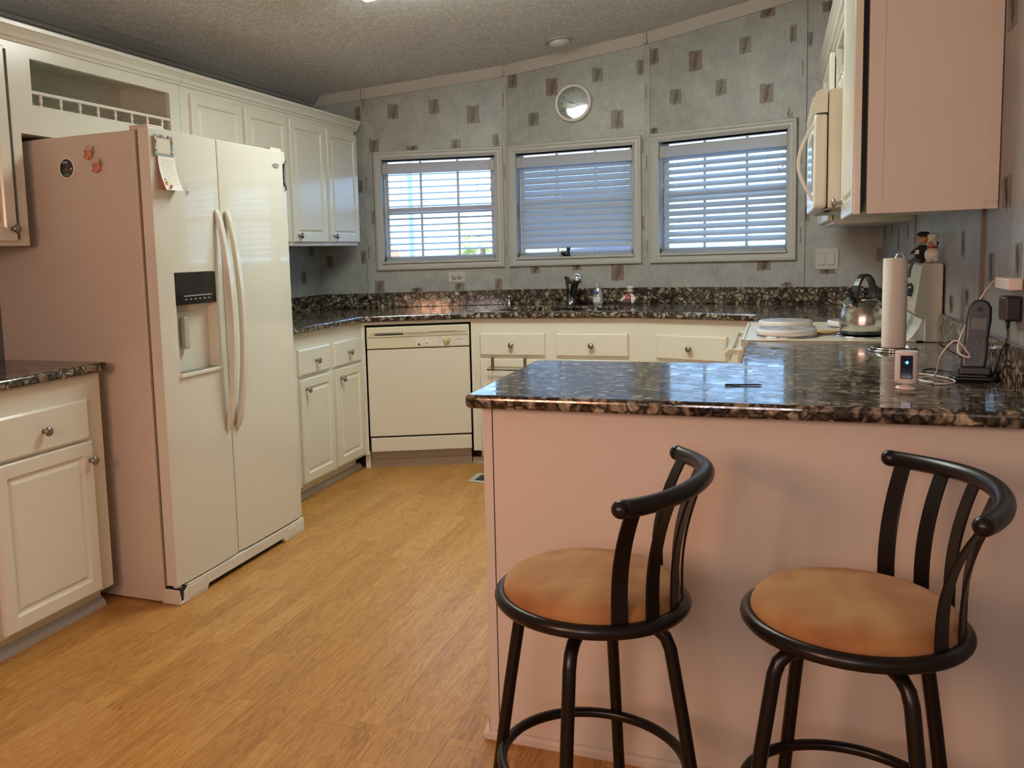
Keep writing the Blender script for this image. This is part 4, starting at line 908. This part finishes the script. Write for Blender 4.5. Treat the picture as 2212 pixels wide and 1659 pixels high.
# side magnets
t = thing('photo_magnet', 'oval white-rimmed photo magnet on the refrigerator side', 'magnet', (-2.408, F0-.0005, 1.613))
q = MB(); q.lathe([(1, 0), (1, .008), (.92, .010), (.86, .008)], (0, 0, 0), 36, m=CREAM, M=Matrix.Rotation(R(90), 4, 'X') @ Matrix.Diagonal((.036, .036*1.06, 1, 1)), cap=False); q.build('rim', parent=t)
q = MB(); q.lathe([(.87, .0), (.87, .0075), (0, .009)], (0, 0, 0), 36, m=flat('photo_dark', (.035, .045, .06), .15), M=Matrix.Rotation(R(90), 4, 'X') @ Matrix.Diagonal((.036, .038, 1, 1)))
ph = q.build('photo_disc', parent=t)
q = MB(); q.ball((0, -.0085, -.006), .011, flat('photo_barn', (.14, .06, .05), .3), (1, .12, .9), seg=12, rings=6); q.ball((.012, -.0078, -.012), .012, flat('photo_green', (.04, .08, .03), .3), (.9, .12, .9), seg=12, rings=6); q.ball((-.013, -.0078, -.012), .011, MATS['photo_green'], (.9, .12, 1), seg=12, rings=6); q.ball((0, -.0075, -.024), .012, flat('photo_blue', (.12, .17, .19), .3), (1.5, .12, .5), seg=12, rings=6); q.ball((-.006, -.0075, .022), .012, flat('photo_cloud', (.35, .38, .40), .3), (1.3, .12, .3), seg=12, rings=6); q.build('picture', parent=ph)
def pig(x, z, label, ry):
    t = thing('pig_magnet', label, 'magnet', (x, F0-.002, z), 0, 'pig magnets'); t.rotation_euler = (0, R(ry), 0)
    q = MB(); q.ball((0, -.008, 0), .0165, PINK, (1, .55, 1.0)); q.ball((-.002, -.015, -.010), .0105, PINK, (1.2, .6, .85)); q.ball((-.005, -.0185, .003), .0018, BLACK); q.ball((.006, -.0185, .003), .0018, BLACK)
    q.ball((-.004, -.021, -.008), .0042, flat('snout', (.45, .14, .08), .5), (1.2, .5, .8)); q.build('pig_head', parent=t)
    for sx in (-1, 1): MB().lathe([(.006, 0), (0, .015)], (0, 0, 0), 8, m=PINK, M=Matrix.Translation((sx*.013, -.007, .009)) @ Matrix.Rotation(R(65*sx), 4, 'Y')).build('ear', parent=t)
    hm = flat('hat_cream', (.60, .45, .33), .6)
    q = MB(); q.lathe([(.010, 0), (.010, .008)], (.004, -.008, .012), 12, m=hm); q.ball((.010, -.008, .024), .009, hm); q.ball((-.005, -.008, .022), .008, hm); q.build('chef_hat', parent=t)
pig(-2.302, 1.655, 'upper pig magnet with pointed ear and chef hat on the refrigerator side', 8)
pig(-2.268, 1.607, 'lower pig magnet with chef hat on the refrigerator side', -4)

# ------------------------------------------------------------------ wall fittings
def onwall(idx, s_, z, off=0): M = facetM(BW[idx], BW[idx+1])[0]; return M @ Vector((s_, -off, z)), facetM(BW[idx], BW[idx+1])[2]
# clock
p, a = onwall(2, .4535, 2.171)
ck = thing('wall_clock', 'round white wall clock with black numerals above the middle window', 'clock', p, a); ck.rotation_euler = (R(.45), 0, a)
RX = Matrix.Rotation(R(90), 4, 'X')
MB().lathe([(.100, .0), (.116, .002), (.118, .014), (.112, .026), (.104, .031), (.097, .026), (.095, .020)], (0, 0, 0), 56, m=WHITE, M=RX, cap=False).build('rim', parent=ck)
fc = MB().lathe([(.099, .0), (.099, .012), (0, .012)], (0, 0, 0), 56, m=flat('clock_face', (.60, .62, .58), .6), M=RX).build('face', parent=ck)
q = MB()
for h in range(1, 13):
    aa = R(90-30*h); addmesh(q, text(str(h), .030, Matrix.Translation((.072*cos(aa), -.0128, .072*sin(aa))) @ RX, ink), BLACK)
for h in range(60):
    aa = R(6*h); r0, r1 = (.084, .0905) if h % 5 == 0 else (.087, .0895); w_ = .0012 if h % 5 == 0 else .0005
    c_, s_ = cos(aa), sin(aa); q.quad((r0*c_-w_*s_, -.0128, r0*s_+w_*c_), (r0*c_+w_*s_, -.0128, r0*s_-w_*c_), (r1*c_+w_*s_, -.0128, r1*s_-w_*c_), (r1*c_-w_*s_, -.0128, r1*s_+w_*c_), BLACK)
q.box(-.020, .014, -.0128, -.0124, .034, .0362, flat('clock_mark', (.40, .40, .38), .5))
q.build('numerals', parent=fc)
def hand(name, ang, l, w_, y):
    q = MB(); Mh = Matrix.Rotation(-ang, 4, 'Y'); q.prism([(-.012, -w_), (-.012, w_), (l*.3, w_*1.2), (l, .0003), (l, -.0003), (l*.3, -w_*1.2)], y, y-.001, BLACK, Mh, axis='y'); q.build(name, parent=fc)
hand('hour_hand', R(90-30*3.80), .040, .0030, -.0145); hand('minute_hand', R(90-6*48.3), .060, .0018, -.0162)
MB().lathe([(.0035, 0), (.0035, .018), (0, .018)], (0, 0, 0), 12, m=BLACK, M=RX).build('hub', parent=fc)
gl = MB().lathe([(.0965, .0245), (0, .0245)], (0, 0, 0), 48, M=RX).build('glass', GLASS, ck)
# outlet
p, a = onwall(1, .5800+.001, 1.104)
q0 = thing('wall_outlet', 'white horizontal duplex outlet below the left window', 'outlet', p, a)
MB().box(-.057, .057, -.006, 0, -.035, .035).build('cover_plate', TRIM, q0, bevel=.002)
for xx in (-.019, .019):
    q = MB(); q.lathe([(.0165, 0), (.0165, .0085), (0, .0085)], (xx, 0, 0), 20, m=TRIM, M=RX)
    q.box(xx-.008, xx-.001, -.0088, -.0082, .003, .006, BLACK); q.box(xx-.008, xx-.001, -.0088, -.0082, -.007, -.004, BLACK); q.box(xx+.004, xx+.008, -.0088, -.0082, -.002, .002, BLACK); q.build('socket', parent=q0)
# switch
p, a = onwall(4, .132, 1.164)
q0 = thing('light_switch', 'double rocker light switch plate right of the right window', 'light switch', p, a)
MB().box(-.060, .060, -.006, 0, -.058, .058).build('cover_plate', TRIM, q0, bevel=.003)
for xx in (-.023, .023):
    q = MB(); q.box(xx-.0175, xx+.0175, -.0066, -.0058, -.034, .034, GREYP); q.prism([(-.0066, -.032), (-.0066, .032), (-.0075, .031), (-.0105, -.031)], xx-.0160, xx+.0160, TRIM, axis='x'); q.build('rocker', parent=q0)
# wire hook
p, a = onwall(3, .820, 1.978)
q0 = thing('wall_hook', 'tiny metal hook above the top right corner of the right window', 'hook', p, a)
MB().tube([(0, -.001, .012), (.004, -.010, .016), (.004, -.012, .008), (-.003, -.004, -.012), (-.004, -.003, -.018)], .0022, 8).build('hook_wire', STEEL, q0)

# ceiling lamp and fixture
def ceilM(x, y, dz=0): return Matrix.Translation((x, y, zc(x)+dz)) @ Matrix.Rotation(-math.atan(.1075), 4, 'Y')
cl = thing('ceiling_light', 'small round white ceiling light near the back wall', 'ceiling light'); cl.matrix_world = ceilM(-1.215, 5.235)
MB().lathe([(.0, -.001), (.088, -.001), (.088, -.006), (.074, -.010), (.068, -.006)], (0, 0, 0), 36).build('trim_ring', TRIM, cl)
MB().lathe([(.062, -.006), (.060, -.018), (.045, -.030), (.02, -.036), (0, -.037)], (0, 0, 0), 36).build('diffuser', flat('opal_glass', (.62, .63, .66), .25), cl)
fx = thing('fluorescent_fixture', 'lit fluorescent ceiling fixture at the top edge of the photo', 'ceiling light'); fx.matrix_world = ceilM(-1.10, 3.435)
q = MB(); q.box(-.61, .61, -.09, .09, -.016, -.001, WHITE); q.box(-.61, -.595, -.155, .155, -.075, -.016, WHITE); q.box(.595, .61, -.155, .155, -.075, -.016, WHITE); q.box(-.6, .6, -.05, .05, -.034, -.016, WHITE); q.build('housing', parent=fx, bevel=.003)
dm = bpy.data.materials.new('lit_diffuser'); dm.use_nodes = True; nn = dm.node_tree.nodes; em = nn.new('ShaderNodeEmission'); em.inputs[0].default_value = (.93, 1, .90, 1); em.inputs[1].default_value = 31
dm.node_tree.links.new(em.outputs[0], nn['Material Output'].inputs[0])
MB().box(-.594, .594, -.155, .155, -.078, -.030).build('diffuser', dm, fx, bevel=.012)

# floor vent
q0 = thing('floor_vent', 'floor register beside the peninsula near the dishwasher', 'vent', (-1.44, 4.54, 0))
q = MB(); q.box(-.145, .145, -.09, -.065, 0, .006, TRIM); q.box(-.145, .145, .065, .09, 0, .006, TRIM); q.box(-.145, -.115, -.065, .065, 0, .006, TRIM); q.box(.115, .145, -.065, .065, 0, .006, TRIM); q.build('vent_frame', parent=q0, bevel=.002)
q = MB(); q.box(-.115, .115, -.065, .065, .0005, .001, DARK)
for i in range(11): q.box(-.11+.02*i, -.105+.02*i, -.065, .065, .001, .005, flat('louver_brown', (.12, .10, .08), .4))
q.build('louvers', parent=q0)

# ------------------------------------------------------------------ peninsula items
# pen
q0 = thing('pen', 'dark pen lying on the peninsula counter in the window reflection', 'pen', (-.075, 2.245, CT+.0026), R(9))
MB().tube([(-.040, 0, 0), (.034, 0, 0), (.042, 0, 0)], [.0020, .0020, .0008], 10).build('barrel', flat('pen_navy', (.02, .02, .045), .3), q0)
MB().tube([(-.044, 0, 0), (-.008, 0, 0)], .0024, 10).build('cap', BLACK, q0)
# paper towel holder + roll
PTX, PTY = .334, 3.035
q0 = thing('paper_towel_holder', 'chrome wire paper towel stand beside the range', 'paper towel holder', (PTX, PTY, CT))
q = MB(); c_ = [(.068*cos(2*pi*i/40), .068*sin(2*pi*i/40), .0035) for i in range(40)]; q.tube(c_, .0032, 8, closed=True); c_ = [(.060*cos(2*pi*i/40), .060*sin(2*pi*i/40), .010) for i in range(40)]; q.tube(c_, .0028, 8, closed=True)
for i in range(3): q.tube([(0, 0, .006), (.066*cos(2.1*i), .066*sin(2.1*i), .006)], .0025, 8)
q.build('wire_base', CHROME, q0)
q = MB(); q.tube([(0, 0, .004), (0, 0, .285)]+[(-.0+.012-.012*cos(t_*pi/8), 0, .285+.018*sin(t_*pi/8)) for t_ in range(1, 9)]+[(.024, 0, .272)], .0028, 8); q.build('post', CHROME, q0)
q0 = MB(); K = 40
q0.lathe([(.0335, 0), (.034, .003), (.034, .271), (.0335, .274), (.010, .2745)], (0, 0, 0), 40, m=PAPERW)
ro = q0.build('paper_towel_roll', bevel=0, label='white paper towel roll standing on the wire holder', cat='paper towel'); ro.location = (PTX, PTY, CT+.0125)
# security camera
q0 = thing('security_camera', 'small white camera with blue-lit black face on a round foot', 'camera', (.277, 2.262, CT), R(-8))
WC = flat('camera_white', (.74, .68, .64), .4)
MB().lathe([(.022, 0), (.023, .002), (.021, .005), (.008, .009), (.006, .014)], (0, 0, 0), 28, m=WC).build('foot', parent=q0)
q = MB(); q.lathe([(.020, .013), (.0235, .015), (.0240, .018), (.0240, .085), (.0235, .0875), (.021, .088), (0, .0865)], (0, 0, 0), 36, m=WC); q.build('shell', parent=q0)
q = MB(); q.prism([(-.0125, .026), (.0125, .026), (.0125, .080), (-.0125, .080)], -.0255, -.018, flat('lens_panel', (.004, .006, .03), .12), axis='y'); fp = q.build('face_plate', parent=q0, bevel=.002)
q = MB(); em2 = flat('blue_glow', (.05, .2, .9), .4, emis=(.08, .35, 1), es=3.0); q.prism([(-.0035, .064), (.002, .0595), (.0045, .064), (.002, .0685)], -.0260, -.0254, em2, axis='y'); q.build('status_light', parent=fp)
# phone + base
q0 = thing('phone_charging_base', 'black charging base holding the cordless phone at the right wall', 'phone base', (.445, 2.440, CT), R(-6))
q = MB(); q.prism([(-.045, -.050), (.035, -.050), (.050, -.030), (.050, .030), (.035, .045), (-.045, .045), (-.055, .02), (-.055, -.03)], 0, .012, BLACK); q.prism([(-.036, -.034), (.032, -.034), (.038, .034), (-.036, .034)], .012, .034, BLACK)
q.build('cradle', parent=q0, bevel=.006, bseg=3)
q = MB(); q.box(-.040, .020, -.049, -.036, .0125, .0145, flat('base_sheen', (.10, .11, .09), .2)); q.build('front_lip', parent=q0, bevel=.001)
ph = thing('cordless_phone', 'black cordless phone handset standing in its charging base', 'phone', (.440, 2.440, CT+.022), R(-6)); ph.rotation_euler = (R(-9), R(5), R(-6))
q = MB(); out = [(-.024, 0), (.024, 0), (.0265, .03), (.0245, .08), (.0265, .125), (.024, .155), (.014, .170), (0, .173), (-.014, .170), (-.024, .155), (-.0265, .125), (-.0245, .08), (-.0265, .03)]
q.prism(out, -.012, .013, BLACK, axis='y'); hb = q.build('handset_body', parent=ph, bevel=.006, bseg=3)
MB().box(-.0165, .0165, -.0135, -.0118, .098, .127, flat('lcd_grey', (.12, .13, .11), .2)).build('display', parent=ph, bevel=.001)
q = MB(); kc = flat('key_black', (.03, .03, .032), .4); kw = flat('key_ink', (.35, .35, .36), .5)
n_ = 0
for r_ in range(5):
    for c__ in range(3):
        cx_, cz_ = -.013+.013*c__, .083-.0145*r_
        q.box(cx_-.0048, cx_+.0048, -.0136, -.0118, cz_-.004, cz_+.004, kc)
        ch = ['', '', '', '1', '2', '3', '4', '5', '6', '7', '8', '9', '*', '0', '#'][n_]; n_ += 1
        if ch: addmesh(q, text(ch, .0072, Matrix.Translation((cx_, -.0138, cz_)) @ RX, kw, ext=.0001), kw)
q.build('keypad', parent=ph)
q = MB()
for i in range(4): q.lathe([(.007-.0015*i, 0), (.0066-.0015*i, .0005)], (0, -.0122, .148), 16, m=kc, M=RX)
q.build('earpiece', parent=ph)
# chargers on wall
q0 = thing('usb_power_adapter', 'white plug-in power adapter on the right wall', 'power adapter', (XR, 2.385, 1.148))
WCH = flat('adapter_white', (.74, .64, .60), .4)
MB().box(-.030, -.001, -.075, .055, -.013, .013, WCH).build('adapter_block', parent=q0, bevel=.003)
q = MB(); q.tube([(-.016, .055, 0), (-.016, .082, 0)], .0045, 10, WCH); q.build('usb_plug', parent=q0)
q0 = thing('phone_power_adapter', 'black plug-in power adapter on the right wall below the white one', 'power adapter', (XR, 2.365, 1.095))
MB().box(-.034, -.001, -.055, .010, -.030, .026, BLACK).build('adapter_block', parent=q0, bevel=.005)
MB().lathe([(.006, 0), (.003, .022), (0, .022)], (-.018, -.010, -.028), 10, m=BLACK, M=Matrix.Rotation(pi, 4, 'X')).build('strain_relief', parent=q0)
def cable(name, pts, r, m, label):
    P = [Vector(p) for p in pts]; out = []
    for i in range(len(P)-1):
        a, b, c, d = P[max(i-1, 0)], P[i], P[i+1], P[min(i+2, len(P)-1)]
        for k_ in range(8):
            t = k_/8; out.append(.5*((2*b)+(c-a)*t+(2*a-5*b+4*c-d)*t*t+(3*b-a-3*c+d)*t**3))
    out.append(P[-1])
    for q_ in out: q_.z = max(q_.z, CT+r+.0002)
    return MB().tube(out, r, 8).build(name, m, label=label, cat='cable')
CW = flat('cable_white', (.74, .66, .60), .5)
cable('usb_cable', [(XR-.016, 2.467, 1.148), (XR-.018, 2.52, 1.146), (.47, 2.55, 1.10), (.425, 2.48, 1.03), (.405, 2.42, .985), (.425, 2.398, .972), (.418, 2.392, .988), (.395, 2.40, 1.012), (.370, 2.42, .975), (.362, 2.44, .925), (.350, 2.45, .917), (.318, 2.40, .917), (.345, 2.33, .917), (.390, 2.36, .917), (.385, 2.43, .917), (.330, 2.50, .9175), (.300, 2.44, .9175), (.345, 2.34, .9175), (.302, 2.300, .925)], .0021, CW, 'white usb cable drooping from the wall adapter and coiling on the counter')
cable('telephone_cable', [(XR-.018, 2.355, 1.048), (XR-.02, 2.35, 1.02), (XR-.030, 2.36, .985), (XR-.034, 2.38, .945), (.486, 2.47, .925), (.478, 2.50, .917), (.46, 2.49, .925)], .0019, BLACK, 'black phone cord hanging from the black adapter')
cable('looped_cable', [(.46, 2.47, .93), (.42, 2.56, .917), (.375, 2.60, .917), (.35, 2.55, .917), (.40, 2.49, .920)], .0019, BLACK, 'black cord looping on the counter behind the phone base')

# ------------------------------------------------------------------ stools
def stool(cx, cy, legs_a, back_a, label):
    t = thing('bar_stool', label, 'bar stool', (cx, cy, 0), back_a, 'bar stools at the peninsula')
    zr = .598; ro_ = .172
    MB().tube([(ro_*cos(2*pi*i/64), ro_*sin(2*pi*i/64), zr) for i in range(64)], .0135, 14, closed=True, m=IRON).build('seat_ring', parent=t)
    q = MB(); q.lathe([(0, zr-.004), (.150, zr-.004), (.166, zr+.004), (.1685, zr+.016), (.164, zr+.030), (.150, zr+.042), (.12, zr+.050), (.06, zr+.054), (0, zr+.055)], (0, 0, 0), 64)
    o = q.build('seat_cushion', SUEDE, t, sub=1)
    MB().lathe([(0, zr-.028), (.125, zr-.028), (.150, zr-.012), (.150, zr-.005), (0, zr-.005)], (0, 0, 0), 40, m=IRON).build('seat_pan', parent=t)
    MB().lathe([(.085, zr-.050), (.085, zr-.028), (0, zr-.028)], (0, 0, 0), 32, m=IRON).build('swivel_plate', parent=t)
    for k_ in range(4):
        a = legs_a-back_a+k_*pi/2; c_, s_ = cos(a), sin(a)
        pts = [(.05, .556), (.10, .556), (.124, .550), (.140, .537), (.149, .515), (.155, .48), (.170, .39), (.187, .28), (.203, .17), (.228, .012)]
        MB().tube([(r_*c_, r_*s_, z_) for r_, z_ in pts], .0125, 12, m=IRON, cap=True).build('leg', parent=t)
    q = MB(); rf = .178; q.tube([(rf*cos(2*pi*i/56), rf*sin(2*pi*i/56), .262) for i in range(56)], .0105, 12, closed=True, m=IRON); q.build('footrest_ring', parent=t)
    # back rail
    RC, RR, zt_ = -.088, .297, .846; h = R(46)
    pts = [(RC+RR*cos(-h+2*h*i/30), RR*sin(-h+2*h*i/30), zt_-.004+.004*cos(pi*(i/30-.5)*2)) for i in range(31)]
    MB().tube(pts, .0155, 14, m=IRON, rnd=True).build('back_rail', parent=t)
    for k_ in range(6):
        u = (k_-2.5)/2.5
        at = R(40)*u; ab = R(56)*u
        tx_, ty_ = RC+RR*cos(at), RR*sin(at); bx_, by_ = .168*cos(ab), .168*sin(ab)
        pts = []
        for i in range(13):
            f_ = i/12; z_ = zr+.0+(zt_-zr)*f_
            g = 0 if f_ < .22 else ((f_-.22)/.78)**2.0
            pts.append((bx_+(tx_-bx_)*g, by_+(ty_-by_)*g, z_))
        wd0, wd1 = Vector((-sin(ab), cos(ab), 0)), Vector((-sin(at), cos(at), 0))
        MB().ribbon(pts, .030, .0045, lambda i: tuple(wd0.lerp(wd1, i/12)), m=IRON).build('back_slat', parent=t, bevel=.001)
    for k_ in range(4):
        a = legs_a-back_a+k_*pi/2; MB().lathe([(.015, 0), (.016, .004), (.014, .022), (.0125, .022)], (.229*cos(a), .229*sin(a), 0), 12, m=BLACK).build('foot_cap', parent=t)
stool(-.328, 1.612, R(-4), R(-6), 'black metal bar stool with round tan suede seat nearer the peninsula corner')
stool(.126, 1.633, R(32), R(10.5), 'black metal bar stool with round tan suede seat nearer the right wall')

# ------------------------------------------------------------------ camera
cam = bpy.data.cameras.new('camera'); co = bpy.data.objects.new('camera', cam); COL.objects.link(co)
r_ = Vector((0.9272365589698296, 0.3730740522263161, -0.032374608340887165)); u_ = Vector((-0.009523829232640339, 0.10991866716314722, 0.9938949558609427)); f_ = Vector((-0.37435499246909665, 0.9212674086086587, -0.1054737002714392))
co.matrix_world = Matrix(((r_.x, u_.x, -f_.x, 0), (r_.y, u_.y, -f_.y, 0), (r_.z, u_.z, -f_.z, 1.2581), (0, 0, 0, 1)))
cam.sensor_width = 36; cam.lens = 30.636; cam.shift_x = .08438; cam.shift_y = -.03598; cam.clip_start = .05
SC.camera = co

# ------------------------------------------------------------------ light
w = bpy.data.worlds.new('daylight'); SC.world = w; w.use_nodes = True; bg = w.node_tree.nodes['Background']
bg.inputs[0].default_value = (.36, .62, 1, 1); bg.inputs[1].default_value = 5.2
def area(name, loc, target, size, col, power, sy=None):
    l = bpy.data.lights.new(name, 'AREA'); l.energy = power; l.color = col; l.size = size
    if sy: l.shape = 'RECTANGLE'; l.size_y = sy
    o = bpy.data.objects.new(name, l); COL.objects.link(o); o.location = loc
    o.rotation_euler = (Vector(target)-Vector(loc)).to_track_quat('-Z', 'Y').to_euler(); return o
area('living_room_lamp', (-1.15, -.5, 1.5), (-.4, 2.0, .5), .5, (1, .50, .30), 26)
pl = bpy.data.lights.new('rear_fill', 'POINT'); pl.energy = 56; pl.color = (1, .85, .84); pl.shadow_soft_size = .3  # added fill light behind the camera, lifts the ceiling and peninsula panels
po = bpy.data.objects.new('rear_fill', pl); COL.objects.link(po); po.location = (-.2, -1.3, 1.65)
sl_ = bpy.data.lights.new('sun', 'SUN'); sl_.energy = 12; sl_.angle = .01; sl_.color = (1, .95, .85)
so = bpy.data.objects.new('sun', sl_); COL.objects.link(so); so.rotation_euler = Vector((.35, .75, -.75)).to_track_quat('-Z', 'Y').to_euler()

vs = SC.view_settings; vs.view_transform = 'Standard'; vs.look = 'None'; vs.exposure = 0; vs.gamma = 1; vs.use_curve_mapping = False
SC.cycles.use_denoising = True
SC.cycles.max_bounces = 10; SC.cycles.diffuse_bounces = 5; SC.cycles.glossy_bounces = 5; SC.cycles.transparent_max_bounces = 12
SC.cycles.sample_clamp_indirect = 6
SC.cycles.caustics_reflective = False; SC.cycles.caustics_refractive = False
